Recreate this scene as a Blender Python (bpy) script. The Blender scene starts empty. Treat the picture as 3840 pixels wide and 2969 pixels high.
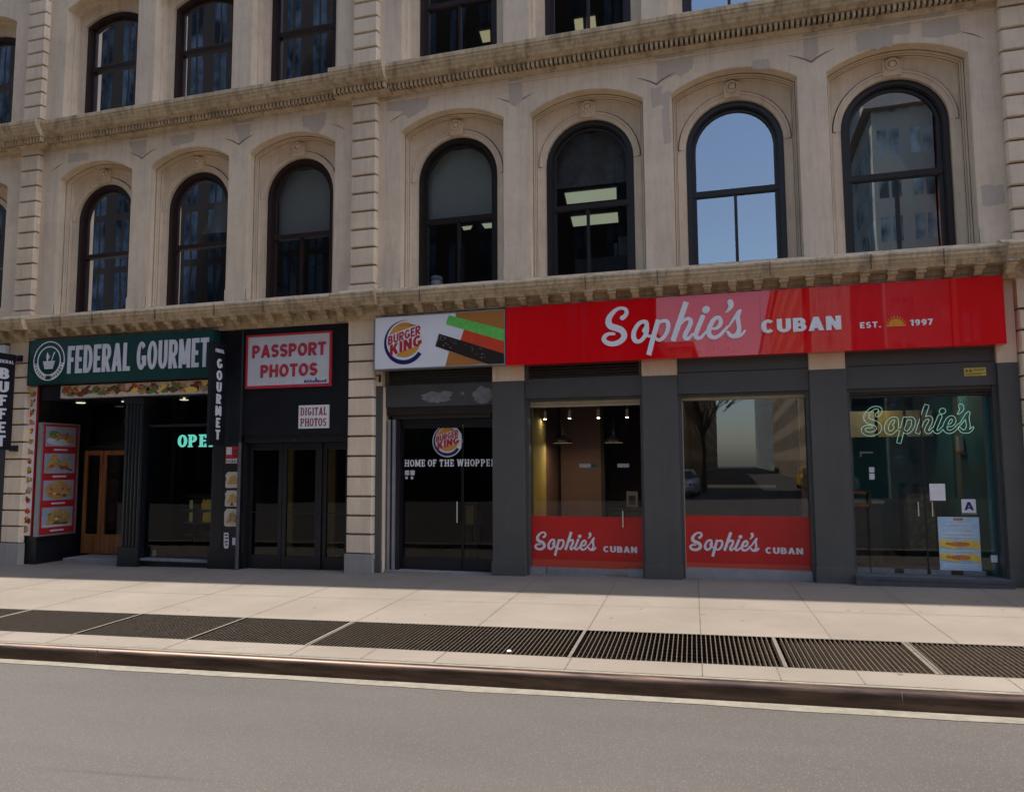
import bpy, math, random
from math import sin, cos, pi, radians, sqrt, atan2
from mathutils import Vector, Matrix
from mathutils.geometry import delaunay_2d_cdt

random.seed(7)
sc = bpy.context.scene
C = sc.collection

# ------------------------------------------------------------------ camera, world, sun, exposure
CZ = 1.6137                      # eye height above the pavement
cam_data = bpy.data.cameras.new("camera")
cam = bpy.data.objects.new("camera", cam_data)
C.objects.link(cam)
sc.camera = cam
cam_data.sensor_fit = 'HORIZONTAL'
cam_data.sensor_width = 36.0
cam_data.lens = 36.0 * 2850.0 / 3840.0
cam_data.clip_start = 0.05
cam_data.clip_end = 2000.0
_r = Vector((0.95898669, 0.28340405, -0.00516407))
_u = Vector((0.03026819, -0.08427355, 0.99598283))
_f = Vector((-0.28183037, 0.95529059, 0.08939535))
m = Matrix((( _r.x, _u.x, -_f.x, 0.0), (_r.y, _u.y, -_f.y, -11.0), (_r.z, _u.z, -_f.z, CZ), (0, 0, 0, 1)))
cam.matrix_world = m

SUN_DIR = Vector((-0.52, 0.052, 0.85)).normalized()      # from the street towards the sun
world = bpy.data.worlds.new("World")
sc.world = world
world.use_nodes = True
wn = world.node_tree
bg = wn.nodes["Background"]
sky = wn.nodes.new("ShaderNodeTexSky")
sky.sky_type = 'NISHITA'
sky.sun_disc = False
sky.sun_elevation = math.asin(SUN_DIR.z)
sky.sun_rotation = math.atan2(SUN_DIR.y, SUN_DIR.x) - pi / 2
sky.air_density = 1.0
sky.dust_density = 1.5
sky.ozone_density = 1.2
bg.inputs["Strength"].default_value = 0.15
wn.links.new(sky.outputs[0], bg.inputs["Color"])

sun_data = bpy.data.lights.new("sun", 'SUN')
sun_data.energy = 3.5
sun_data.angle = radians(0.53)
sun_data.color = (1.0, 0.955, 0.88)
sun = bpy.data.objects.new("sun", sun_data)
sun.rotation_euler = SUN_DIR.to_track_quat('Z', 'Y').to_euler()
sun.location = (-30, 5, 50)
C.objects.link(sun)

vs = sc.view_settings
sc.display_settings.display_device = 'sRGB'
vs.view_transform = 'Standard'
vs.look = 'None'
vs.exposure = 1.4
vs.gamma = 1.0
vs.use_curve_mapping = False
sc.cycles.max_bounces = 10
sc.cycles.diffuse_bounces = 4
sc.cycles.glossy_bounces = 4
sc.cycles.transparent_max_bounces = 16
sc.cycles.sample_clamp_indirect = 6.0
sc.cycles.caustics_reflective = False
sc.cycles.caustics_refractive = False
try:
    sc.cycles.use_denoising = True
    sc.cycles.denoiser = 'OPENIMAGEDENOISE'
except Exception:
    pass

# ------------------------------------------------------------------ materials
def lin(c):
    def f(v):
        v /= 255.0
        return v / 12.92 if v <= 0.04045 else ((v + 0.055) / 1.055) ** 2.4
    return tuple(f(v) for v in c)

class NT:
    """small node-tree helper"""
    def __init__(s, name):
        s.m = bpy.data.materials.new(name)
        s.m.use_nodes = True
        s.t = s.m.node_tree
        s.b = s.t.nodes["Principled BSDF"]
        s.out = s.t.nodes["Material Output"]
    def n(s, kind, **kw):
        nd = s.t.nodes.new("ShaderNode" + kind)
        for k, v in kw.items():
            if k[0] == '_':
                setattr(nd, k[1:], v)
            else:
                key = k.replace('__', ' ')
                if isinstance(v, bpy.types.NodeSocket):
                    s.t.links.new(v, nd.inputs[key])
                else:
                    nd.inputs[key].default_value = v
        return nd
    def l(s, a, b):
        s.t.links.new(a, b)
    def pos(s, scale=(1, 1, 1)):
        g = s.n("NewGeometry")
        mp = s.n("Mapping", _vector_type='POINT')
        s.l(g.outputs["Position"], mp.inputs["Vector"])
        mp.inputs["Scale"].default_value = scale
        return mp.outputs[0]
    def obj(s, scale=(1, 1, 1), loc=(0, 0, 0)):
        g = s.n("TexCoord")
        mp = s.n("Mapping", _vector_type='POINT')
        s.l(g.outputs["Object"], mp.inputs["Vector"])
        mp.inputs["Scale"].default_value = scale
        mp.inputs["Location"].default_value = loc
        return mp.outputs[0]
    def noise(s, vec, scale, detail=4.0, rough=0.55, dist=0.0):
        nd = s.n("TexNoise", Scale=scale, Detail=detail, Roughness=rough, Distortion=dist)
        s.l(vec, nd.inputs["Vector"])
        return nd.outputs["Fac"]
    def ramp(s, fac, stops):
        nd = s.n("ValToRGB")
        s.l(fac, nd.inputs[0])
        cr = nd.color_ramp
        while len(cr.elements) < len(stops):
            cr.elements.new(0.5)
        for e, (p, c) in zip(cr.elements, stops):
            e.position = p
            e.color = (c[0], c[1], c[2], 1) if not isinstance(c, (int, float)) else (c, c, c, 1)
        return nd.outputs[0]
    def mix(s, fac, a, b, blend='MIX'):
        nd = s.n("Mix", _data_type='RGBA', _blend_type=blend)
        for sock, v in ((nd.inputs[0], fac), (nd.inputs[6], a), (nd.inputs[7], b)):
            if isinstance(v, bpy.types.NodeSocket):
                s.l(v, sock)
            elif isinstance(v, (int, float)):
                sock.default_value = v
            else:
                sock.default_value = (v[0], v[1], v[2], 1)
        return nd.outputs[2]
    def math(s, op, a, b=0.0):
        nd = s.n("Math", _operation=op)
        for i, v in enumerate((a, b)):
            if isinstance(v, bpy.types.NodeSocket):
                s.l(v, nd.inputs[i])
            else:
                nd.inputs[i].default_value = v
        return nd.outputs[0]
    def color(s, c):
        if isinstance(c, bpy.types.NodeSocket):
            s.l(c, s.b.inputs["Base Color"])
        else:
            s.b.inputs["Base Color"].default_value = (c[0], c[1], c[2], 1)
    def bump(s, h, strength, dist=0.01):
        nd = s.n("Bump", Strength=strength, Distance=dist)
        s.l(h, nd.inputs["Height"])
        s.l(nd.outputs[0], s.b.inputs["Normal"])
    def set(s, **kw):
        for k, v in kw.items():
            s.b.inputs[k.replace('__', ' ')].default_value = v

M = {}
def plain(name, c, rough=0.6, metal=0.0, spec=0.5, var=0.12, vs_=6.0, bump=0.0):
    """painted or plain surface with a little unevenness of its own"""
    t = NT(name)
    p = t.pos()
    n1 = t.noise(p, vs_, 5.0, 0.6)
    lo = tuple(v * (1 - var) for v in c); hi = tuple(min(1, v * (1 + var)) for v in c)
    t.color(t.ramp(n1, [(0.3, lo), (0.7, hi)]))
    t.set(Roughness=rough, Metallic=metal)
    t.b.inputs["Specular IOR Level"].default_value = spec
    if bump:
        t.bump(t.noise(p, vs_ * 14, 3.0), bump, 0.004)
    M[name] = t.m
    return t

def stone_mat(name, base, dark, stain, streak, grain=0.25, joints=False):
    t = NT(name)
    p = t.pos()
    big = t.noise(p, 0.9, 5.0, 0.6)
    mid = t.noise(p, 5.0, 6.0, 0.65)
    col = t.ramp(big, [(0.28, tuple(v * 0.9 for v in base)), (0.55, base), (0.78, tuple(min(1, v * 1.08) for v in base))])
    col = t.mix(t.ramp(mid, [(0.45, 0.0), (0.75, grain)]), col, dark)
    st = t.noise(t.pos((7.0, 7.0, 0.55)), 1.0, 5.0, 0.65)
    col = t.mix(t.ramp(st, [(0.5, 0.0), (0.72, streak)]), col, stain)
    st2 = t.noise(t.pos((22.0, 22.0, 2.2)), 1.0, 4.0, 0.6)
    col = t.mix(t.ramp(st2, [(0.52, 0.0), (0.75, streak * 0.7)]), col, stain)
    pit = t.noise(p, 55.0, 3.0, 0.6)
    col = t.mix(t.ramp(pit, [(0.62, 0.0), (0.8, grain * 0.9)]), col, dark)
    # rain-washed soot, ragged and larger than the grain
    so = t.noise(t.pos((1.6, 1.6, 0.9)), 1.0, 8.0, 0.72, 0.6)
    col = t.mix(t.ramp(so, [(0.52, 0.0), (0.68, streak * 0.55)]), col, stain)
    if joints:
        br = t.n("TexBrick", Scale=1.0, _offset=0.5)
        g = t.n("NewGeometry"); sx = t.n("SeparateXYZ"); cb = t.n("CombineXYZ")
        t.l(g.outputs["Position"], sx.inputs[0]); t.l(sx.outputs[0], cb.inputs[0]); t.l(sx.outputs[2], cb.inputs[1])
        t.l(cb.outputs[0], br.inputs["Vector"])
        br.inputs["Brick Width"].default_value = 1.05; br.inputs["Row Height"].default_value = 0.62; br.inputs["Mortar Size"].default_value = 0.0035
        br.inputs["Mortar Smooth"].default_value = 0.4
        col = t.mix(t.math('MULTIPLY', br.outputs["Fac"], t.ramp(t.noise(p, 1.7, 3.0), [(0.4, 0.0), (0.6, 0.5)])), col, dark)
        br.inputs["Color1"].default_value = (0.93, 0.93, 0.93, 1); br.inputs["Color2"].default_value = (1, 1, 1, 1); br.inputs["Mortar"].default_value = (1, 1, 1, 1)
        col = t.mix(1.0, col, br.outputs["Color"], 'MULTIPLY')
    t.color(col)
    t.set(Roughness=0.88)
    t.b.inputs["Specular IOR Level"].default_value = 0.25
    h = t.math('ADD', t.math('MULTIPLY', pit, 0.5), t.math('MULTIPLY', mid, 0.6))
    t.bump(h, 0.35, 0.006)
    M[name] = t.m

stone_mat('limestone', (0.77, 0.625, 0.455), (0.50, 0.385, 0.27), (0.43, 0.35, 0.25), 0.42, 0.32, True)
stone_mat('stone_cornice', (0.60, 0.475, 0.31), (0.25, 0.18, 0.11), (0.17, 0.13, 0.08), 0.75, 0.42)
stone_mat('stone_repair', (0.53, 0.445, 0.35), (0.43, 0.355, 0.285), (0.4, 0.335, 0.27), 0.2, 0.15)
stone_mat('stone_soot_shade', (0.13, 0.10, 0.075), (0.07, 0.055, 0.04), (0.06, 0.05, 0.04), 0.4)  # dark of grooves and dentil gaps: soot with painted shade
stone_mat('stone_grime_shade', (0.26, 0.19, 0.135), (0.14, 0.1, 0.07), (0.12, 0.09, 0.06), 0.4)  # dark of quirks, joints and V marks: grime with painted shade
stone_mat('stone_cream', (0.76, 0.62, 0.455), (0.48, 0.37, 0.27), (0.38, 0.3, 0.22), 0.25, 0.2)
stone_mat('stone_plinth', (0.36, 0.33, 0.30), (0.22, 0.2, 0.18), (0.2, 0.18, 0.165), 0.4)

def painted_pier():
    t = NT('grey_paint')
    p = t.pos()
    c = t.ramp(t.noise(p, 1.3, 5.0, 0.6), [(0.3, (0.072, 0.070, 0.064)), (0.7, (0.090, 0.088, 0.080))])
    sc_ = t.noise(t.pos((14, 14, 3.0)), 1.0, 6.0, 0.75)
    c = t.mix(t.ramp(sc_, [(0.62, 0.0), (0.74, 0.45)]), c, (0.13, 0.125, 0.115))
    rn = t.noise(t.pos((10, 10, 0.4)), 1.0, 4.0, 0.6)
    c = t.mix(t.ramp(rn, [(0.55, 0.0), (0.75, 0.4)]), c, (0.05, 0.048, 0.044))
    t.color(c)
    t.l(t.ramp(sc_, [(0.4, 0.42), (0.7, 0.65)]), t.b.inputs["Roughness"])
    t.b.inputs["Specular IOR Level"].default_value = 0.4
    t.bump(t.noise(p, 40.0, 4.0), 0.15, 0.004)
    M['grey_paint'] = t.m
painted_pier()
plain('grey_panel', (0.068, 0.068, 0.067), 0.42, 0, 0.45, 0.10, 2.0)
plain('navy_black', (0.0085, 0.0095, 0.013), 0.38, 0, 0.4, 0.25, 3.0)
plain('door_black', (0.012, 0.012, 0.016), 0.35, 0, 0.45, 0.2, 4.0)
plain('frame_brown', (0.030, 0.016, 0.014), 0.45, 0, 0.4, 0.2, 5.0)
plain('frame_dark', (0.017, 0.0125, 0.0085), 0.4, 0, 0.4, 0.2, 5.0)
plain('bronze', (0.035, 0.027, 0.021), 0.4, 0.3, 0.5, 0.2, 8.0)
plain('aluminium', (0.42, 0.42, 0.43), 0.35, 0.85, 0.5, 0.1, 9.0)
plain('metal_grey', (0.32, 0.32, 0.33), 0.4, 0.4, 0.5, 0.12, 7.0)
plain('chrome', (0.7, 0.7, 0.7), 0.16, 1.0, 0.5, 0.05, 9.0)
plain('cream_trim', (0.46, 0.40, 0.27), 0.5, 0, 0.4, 0.12, 6.0)
plain('white_paint', (0.74, 0.73, 0.71), 0.45, 0, 0.5, 0.05, 3.0)
plain('sign_white', (0.74, 0.74, 0.76), 0.3, 0, 0.5, 0.04, 2.0)
plain('sign_dirty_white', (0.58, 0.58, 0.60), 0.4, 0, 0.4, 0.06, 5.0)
plain('letter_white', (0.78, 0.78, 0.80), 0.4, 0, 0.4, 0.04, 8.0)
plain('letter_grey', (0.60, 0.60, 0.63), 0.45, 0, 0.4, 0.06, 8.0)
plain('letter_red', (0.50, 0.035, 0.045), 0.45, 0, 0.4, 0.1, 8.0)
plain('letter_maroon', (0.24, 0.022, 0.035), 0.45, 0, 0.4, 0.1, 8.0)
plain('logo_red', (0.42, 0.022, 0.035), 0.4, 0, 0.4, 0.05, 8.0)
plain('logo_navy', (0.013, 0.015, 0.095), 0.4, 0, 0.4, 0.05, 8.0)
plain('logo_orange', (0.62, 0.29, 0.055), 0.4, 0, 0.4, 0.06, 8.0)
plain('bun_brown', (0.40, 0.165, 0.038), 0.35, 0, 0.4, 0.06, 8.0)
plain('lettuce_green', (0.14, 0.52, 0.10), 0.35, 0, 0.4, 0.15, 14.0)
plain('tomato_red', (0.60, 0.062, 0.022), 0.35, 0, 0.4, 0.08, 10.0)
plain('patty_black', (0.022, 0.014, 0.012), 0.4, 0, 0.4, 0.3, 20.0)
plain('sun_orange', (0.72, 0.27, 0.02), 0.4, 0, 0.4, 0.1, 12.0)
plain('sign_green', (0.008, 0.048, 0.040), 0.3, 0, 0.5, 0.12, 2.0)
plain('film_red', (0.56, 0.016, 0.014), 0.35, 0, 0.4, 0.08, 2.0)
plain('film_red_pale', (0.58, 0.07, 0.04), 0.4, 0, 0.4, 0.08, 2.0)
plain('poster_red', (0.42, 0.02, 0.022), 0.4, 0, 0.4, 0.1, 8.0)
plain('paper_white', (0.82, 0.82, 0.80), 0.7, 0, 0.3, 0.05, 12.0)
plain('paper_grey', (0.40, 0.42, 0.46), 0.7, 0, 0.3, 0.08, 12.0)
plain('ink_blue', (0.02, 0.035, 0.2), 0.6, 0, 0.3, 0.05, 9.0)
plain('ink_black', (0.012, 0.012, 0.014), 0.6, 0, 0.3, 0.1, 9.0)
plain('sticker_yellow', (0.60, 0.50, 0.10), 0.5, 0, 0.3, 0.1, 20.0)
plain('poster_sky', (0.45, 0.62, 0.75), 0.6, 0, 0.3, 0.12, 14.0)
plain('poster_yellow', (0.85, 0.60, 0.12), 0.6, 0, 0.3, 0.1, 14.0)
plain('poster_orange', (0.60, 0.22, 0.07), 0.6, 0, 0.3, 0.3, 30.0)
plain('bread_tan', (0.44, 0.27, 0.085), 0.6, 0, 0.3, 0.35, 24.0)
plain('bread_dark', (0.14, 0.07, 0.03), 0.6, 0, 0.3, 0.4, 30.0)
plain('salad_green', (0.12, 0.2, 0.05), 0.6, 0, 0.3, 0.5, 30.0)
plain('plate_white', (0.52, 0.54, 0.58), 0.5, 0, 0.3, 0.05, 9.0)
plain('photo_backdrop', (0.30, 0.32, 0.38), 0.6, 0, 0.3, 0.1, 5.0)
plain('room_dark', (0.045, 0.046, 0.05), 0.85, 0, 0.2, 0.2, 1.0)
plain('office_wall', (0.045, 0.05, 0.055), 0.85, 0, 0.2, 0.2, 0.8)
plain('office_ceiling', (0.075, 0.08, 0.085), 0.85, 0, 0.2, 0.1, 0.8)
plain('wall_brown', (0.17, 0.105, 0.09), 0.7, 0, 0.3, 0.15, 1.5)
plain('wall_olive', (0.46, 0.36, 0.12), 0.7, 0, 0.3, 0.12, 2.0)
plain('wall_teal', (0.05, 0.24, 0.27), 0.6, 0, 0.3, 0.12, 2.0)
plain('louvre_dark', (0.10, 0.088, 0.08), 0.5, 0, 0.4, 0.2, 6.0)
plain('shade_black', (0.012, 0.010, 0.008), 0.4, 0, 0.4, 0.1, 9.0)
plain('counter_dark', (0.05, 0.048, 0.046), 0.5, 0, 0.4, 0.3, 5.0)
plain('counter_steel', (0.3, 0.31, 0.31), 0.3, 0.6, 0.5, 0.2, 8.0)
plain('tray_orange', (0.5, 0.14, 0.03), 0.5, 0, 0.4, 0.2, 8.0)
plain('blind_grey', (0.62, 0.66, 0.66), 0.85, 0, 0.2, 0.06, 2.0)
plain('rope_brown', (0.24, 0.13, 0.05), 0.5, 0, 0.4, 0.15, 9.0)
plain('concrete_step', (0.26, 0.25, 0.24), 0.85, 0, 0.25, 0.15, 6.0, 0.2)
plain('step_dark', (0.075, 0.078, 0.085), 0.7, 0, 0.3, 0.2, 6.0, 0.15)
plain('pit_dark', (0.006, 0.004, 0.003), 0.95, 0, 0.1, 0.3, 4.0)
plain('bark', (0.09, 0.07, 0.055), 0.9, 0, 0.2, 0.3, 12.0)
plain('leaf_green', (0.055, 0.085, 0.03), 0.6, 0, 0.3, 0.35, 3.0)
plain('van_white', (0.72, 0.72, 0.72), 0.25, 0, 0.5, 0.03, 2.0)
plain('tyre_black', (0.015, 0.015, 0.016), 0.8, 0, 0.3, 0.1, 9.0)
plain('window_black', (0.01, 0.012, 0.014), 0.08, 0, 0.6, 0.1, 2.0)

def wood():
    t = NT('varnished_wood')
    n1 = t.noise(t.pos((26, 26, 1.6)), 1.0, 5.0, 0.6)
    t.color(t.ramp(n1, [(0.3, (0.16, 0.062, 0.02)), (0.7, (0.36, 0.155, 0.05))]))
    t.set(Roughness=0.35)
    M['varnished_wood'] = t.m
wood()

def red_sign():
    t = NT('sign_red')
    p = t.pos()
    n1 = t.noise(t.pos((1.2, 1.2, 0.6)), 1.0, 3.0)
    st = t.noise(t.pos((9, 9, 0.5)), 1.0, 4.0, 0.6)
    c = t.ramp(n1, [(0.3, (0.64, 0.004, 0.008)), (0.7, (0.72, 0.007, 0.011))])
    c = t.mix(t.ramp(st, [(0.6, 0.0), (0.8, 0.12)]), c, (0.45, 0.1, 0.09))
    t.color(c)
    t.set(Roughness=0.9)
    t.b.inputs["Specular IOR Level"].default_value = 0.0
    t.b.inputs["Coat Weight"].default_value = 1.0
    t.b.inputs["Coat Roughness"].default_value = 0.015
    t.b.inputs["Coat IOR"].default_value = 1.5
    M['sign_red'] = t.m
red_sign()

def paving():
    t = NT('pavement_concrete')
    p = t.pos()
    big = t.noise(p, 0.6, 5.0, 0.6)
    mid = t.noise(t.pos((1.2, 5.0, 1.0)), 2.0, 5.0, 0.6)
    fine = t.noise(p, 120.0, 2.0, 0.6)
    c = t.ramp(big, [(0.3, (0.162, 0.134, 0.107)), (0.7, (0.212, 0.178, 0.143))])
    c = t.mix(t.ramp(mid, [(0.5, 0.0), (0.8, 0.22)]), c, (0.155, 0.13, 0.104))
    c = t.mix(t.ramp(fine, [(0.52, 0.0), (0.7, 0.4)]), c, (0.12, 0.10, 0.078))
    st_ = t.noise(t.pos((0.9, 1.4, 1.0)), 1.0, 8.0, 0.75, 1.2)
    c = t.mix(t.ramp(st_, [(0.54, 0.0), (0.7, 0.32)]), c, (0.12, 0.1, 0.082))
    vo = t.n("TexVoronoi", Scale=2.6, Randomness=1.0)
    t.l(p, vo.inputs["Vector"])
    spots = t.ramp(vo.outputs["Distance"], [(0.05, 0.8), (0.075, 0.0)])
    c = t.mix(spots, c, (0.09, 0.072, 0.058))
    t.color(c)
    t.set(Roughness=0.92)
    t.b.inputs["Specular IOR Level"].default_value = 0.2
    t.bump(fine, 0.2, 0.003)
    M['pavement_concrete'] = t.m
    t = NT('gutter_concrete')
    n1 = t.noise(t.pos(), 9.0, 6.0, 0.7)
    n2 = t.noise(t.pos((0.7, 2.0, 1)), 3.0, 4.0, 0.6)
    c = t.ramp(n1, [(0.3, (0.125, 0.108, 0.08)), (0.65, (0.21, 0.184, 0.139))])
    c = t.mix(t.ramp(n2, [(0.5, 0.0), (0.75, 0.5)]), c, (0.13, 0.113, 0.085))
    t.color(c)
    t.set(Roughness=0.92)
    t.bump(n1, 0.3, 0.006)
    M['gutter_concrete'] = t.m
    t = NT('joint_dark')
    n1 = t.noise(t.pos(), 20.0, 4.0)
    t.color(t.ramp(n1, [(0.3, (0.045, 0.037, 0.03)), (0.7, (0.13, 0.107, 0.085))]))
    t.set(Roughness=0.95)
    M['joint_dark'] = t.m
paving()

def asphalt():
    t = NT('asphalt')
    p = t.pos()
    fine = t.noise(p, 46.0, 4.0, 0.8)
    grit = t.n("TexVoronoi", Scale=48.0)
    t.l(p, grit.inputs["Vector"])
    big = t.noise(t.pos((0.35, 1.0, 1.0)), 0.8, 5.0, 0.6)
    mid = t.noise(p, 7.0, 5.0, 0.65)
    c = t.ramp(big, [(0.3, (0.058, 0.050, 0.043)), (0.7, (0.077, 0.067, 0.058))])
    c = t.mix(t.ramp(mid, [(0.45, 0.0), (0.8, 0.25)]), c, (0.05, 0.043, 0.037))
    c = t.mix(t.ramp(fine, [(0.5, 0.0), (0.7, 0.5)]), c, (0.036, 0.031, 0.027))
    c = t.mix(t.ramp(grit.outputs["Distance"], [(0.12, 0.6), (0.26, 0.0)]), c, (0.20, 0.18, 0.16))
    sp = t.n("TexVoronoi", Scale=0.9)
    t.l(t.pos((1.0, 2.5, 1.0)), sp.inputs["Vector"])
    c = t.mix(t.ramp(sp.outputs["Distance"], [(0.035, 0.6), (0.05, 0.0)]), c, (0.05, 0.045, 0.04))
    lane = t.noise(t.pos((0.05, 0.9, 1.0)), 1.0, 3.0, 0.5)
    c = t.mix(t.ramp(lane, [(0.4, 0.0), (0.65, 0.22)]), c, (0.10, 0.088, 0.077))
    ck = t.n("TexVoronoi", Scale=0.33, _feature='DISTANCE_TO_EDGE')
    wv = t.mix(0.35, t.pos((0.55, 1.0, 1.0)), t.n("TexNoise", Scale=2.2, Detail=5.0).outputs["Color"])
    t.l(wv, ck.inputs["Vector"])
    c = t.mix(t.math('MULTIPLY', t.ramp(ck.outputs["Distance"], [(0.0, 0.5), (0.006, 0.0)]), t.ramp(t.noise(p, 0.35, 2.0), [(0.5, 0.0), (0.6, 1.0)])), c, (0.04, 0.035, 0.03))
    t.color(c)
    t.set(Roughness=0.85)
    t.b.inputs["Specular IOR Level"].default_value = 0.3
    t.bump(fine, 0.7, 0.008)
    M['asphalt'] = t.m
asphalt()

def rust():
    t = NT('grate_iron')
    n1 = t.noise(t.pos(), 14.0, 5.0, 0.65)
    t.color(t.ramp(n1, [(0.3, (0.05, 0.036, 0.023)), (0.7, (0.095, 0.074, 0.048))]))
    t.set(Roughness=0.75, Metallic=0.2)
    M['grate_iron'] = t.m
    plain('grate_rust', (0.028, 0.0165, 0.0105), 0.9, 0, 0.2, 0.3, 14.0)
    t = NT('grate_frame')
    n1 = t.noise(t.pos(), 16.0, 5.0, 0.65)
    t.color(t.ramp(n1, [(0.3, (0.08, 0.064, 0.047)), (0.7, (0.14, 0.117, 0.088))]))
    t.set(Roughness=0.8)
    M['grate_frame'] = t.m
    t = NT('kerb_steel')
    n1 = t.noise(t.pos((0.6, 6, 6)), 3.0, 5.0, 0.65)
    t.color(t.ramp(n1, [(0.3, (0.045, 0.03, 0.024)), (0.5, (0.085, 0.057, 0.044)), (0.75, (0.17, 0.11, 0.075))]))
    t.l(t.ramp(n1, [(0.3, 0.38), (0.7, 0.6)]), t.b.inputs["Roughness"])
    t.set(Metallic=0.8)
    M['kerb_steel'] = t.m
rust()

def food(name, stops, scale):
    t = NT(name)
    vo = t.n("TexVoronoi", Scale=scale, Randomness=1.0, _feature='F1')
    n0 = t.n("TexNoise", Scale=scale * 0.7, Detail=4.0)
    p = t.pos()
    t.l(p, n0.inputs["Vector"])
    w = t.mix(0.12, p, n0.outputs["Color"])
    t.l(w, vo.inputs["Vector"])
    sep = t.n("SeparateColor")
    t.l(vo.outputs["Color"], sep.inputs[0])
    c = t.ramp(sep.outputs[0], stops)
    n2 = t.noise(p, scale * 5, 4.0, 0.6)
    c = t.mix(t.ramp(n2, [(0.45, 0.0), (0.7, 0.45)]), c, (0.5, 0.36, 0.24))
    t.color(c)
    t.set(Roughness=0.45)
    M[name] = t.m
food('food_print', [(0.0, (0.50, 0.34, 0.22)), (0.3, (0.46, 0.14, 0.08)), (0.5, (0.56, 0.44, 0.34)), (0.66, (0.52, 0.30, 0.10)), (0.78, (0.36, 0.05, 0.04)), (0.9, (0.13, 0.16, 0.05)), (1.0, (0.06, 0.04, 0.03))], 17.0)
food('food_print_pale', [(0.0, (0.66, 0.60, 0.58)), (0.3, (0.64, 0.6, 0.58)), (0.45, (0.50, 0.10, 0.07)), (0.55, (0.66, 0.62, 0.6)), (0.68, (0.55, 0.32, 0.16)), (0.78, (0.09, 0.03, 0.04)), (0.88, (0.66, 0.62, 0.6)), (1.0, (0.14, 0.18, 0.07))], 15.0)
food('pizza_print', [(0.0, (0.50, 0.27, 0.07)), (0.4, (0.44, 0.18, 0.05)), (0.6, (0.55, 0.36, 0.12)), (0.8, (0.40, 0.08, 0.03)), (1.0, (0.5, 0.34, 0.14))], 26.0)
food('filling_print', [(0.0, (0.28, 0.26, 0.08)), (0.3, (0.44, 0.32, 0.12)), (0.5, (0.30, 0.06, 0.03)), (0.7, (0.42, 0.3, 0.14)), (0.85, (0.07, 0.03, 0.02)), (1.0, (0.16, 0.2, 0.06))], 32.0)
food('goods_print', [(0.0, (0.05, 0.07, 0.03)), (0.3, (0.14, 0.17, 0.06)), (0.5, (0.03, 0.04, 0.03)), (0.7, (0.2, 0.19, 0.1)), (0.85, (0.1, 0.05, 0.03)), (1.0, (0.26, 0.26, 0.22))], 22.0)

def emit(name, c, strength):
    t = NT(name)
    t.set(Roughness=0.6)
    t.color(c)
    t.b.inputs["Emission Color"].default_value = (c[0], c[1], c[2], 1)
    t.b.inputs["Emission Strength"].default_value = strength
    M[name] = t.m
emit('troffer_light', (0.93, 1.0, 0.72), 0.155)
emit('troffer_warm', (1.0, 0.87, 0.50), 0.18)
emit('open_neon', (0.20, 0.86, 0.70), 0.34)
emit('script_neon', (0.42, 0.78, 0.66), 0.19)
emit('lamp_glow', (1.0, 0.74, 0.42), 8.0)
emit('spot_glow', (1.0, 0.88, 0.68), 40.0)
emit('goods_glow', (0.32, 0.36, 0.16), 0.05)  # glow put into goods and counter stripes, which hold no lamp
emit('bottle_yellow', (0.55, 0.36, 0.03), 0.03)  # bottles carry a faint glow though they are no lamp
emit('soffit_lamp', (1.0, 0.93, 0.72), 0.35)

def glass(name, refl, tint, wobble=0.0, wscale=0.6, rough=0.0, k=1.35):
    t = NT(name)
    t.t.nodes.remove(t.b)
    tr = t.n("BsdfTransparent", Color=(tint[0], tint[1], tint[2], 1))
    gl = t.n("BsdfGlossy", Roughness=rough, Color=(0.95, 0.97, 1.0, 1))
    fr = t.n("Fresnel", IOR=1.5)
    if wobble:
        b = t.n("Bump", Strength=1.0, Distance=wobble)
        t.l(t.noise(t.pos((1.0, 1.0, 0.7)), wscale, 2.0, 0.5), b.inputs["Height"])
        t.l(b.outputs[0], gl.inputs["Normal"])
    fac = t.math('ADD', t.math('MULTIPLY', fr.outputs[0], k), refl)
    fac = t.math('MINIMUM', fac, 1.0)
    mx = t.n("MixShader")
    t.l(fac, mx.inputs[0])
    t.l(tr.outputs[0], mx.inputs[1])
    t.l(gl.outputs[0], mx.inputs[2])
    t.l(mx.outputs[0], t.out.inputs["Surface"])
    M[name] = t.m
glass('window_glass', 0.05, (0.62, 0.66, 0.66), 0.0012, 0.8, 0.0, 1.2)
glass('window_glass_coated', 0.195, (0.45, 0.5, 0.5), 0.0012, 0.8)
glass('shop_glass', 0.0, (0.86, 0.88, 0.86), 0.0006, 0.7, 0.0, 1.0)
glass('shop_glass_bright', 0.03, (0.82, 0.84, 0.82), 0.0004, 0.7, 0.0, 1.7)
glass('shop_glass_dark', 0.0, (0.7, 0.72, 0.72), 0.002, 0.7, 0.0, 0.6)
glass('door_glass', 0.0, (0.6, 0.6, 0.6), 0.003, 0.8, 0.0, 0.7)

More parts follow.
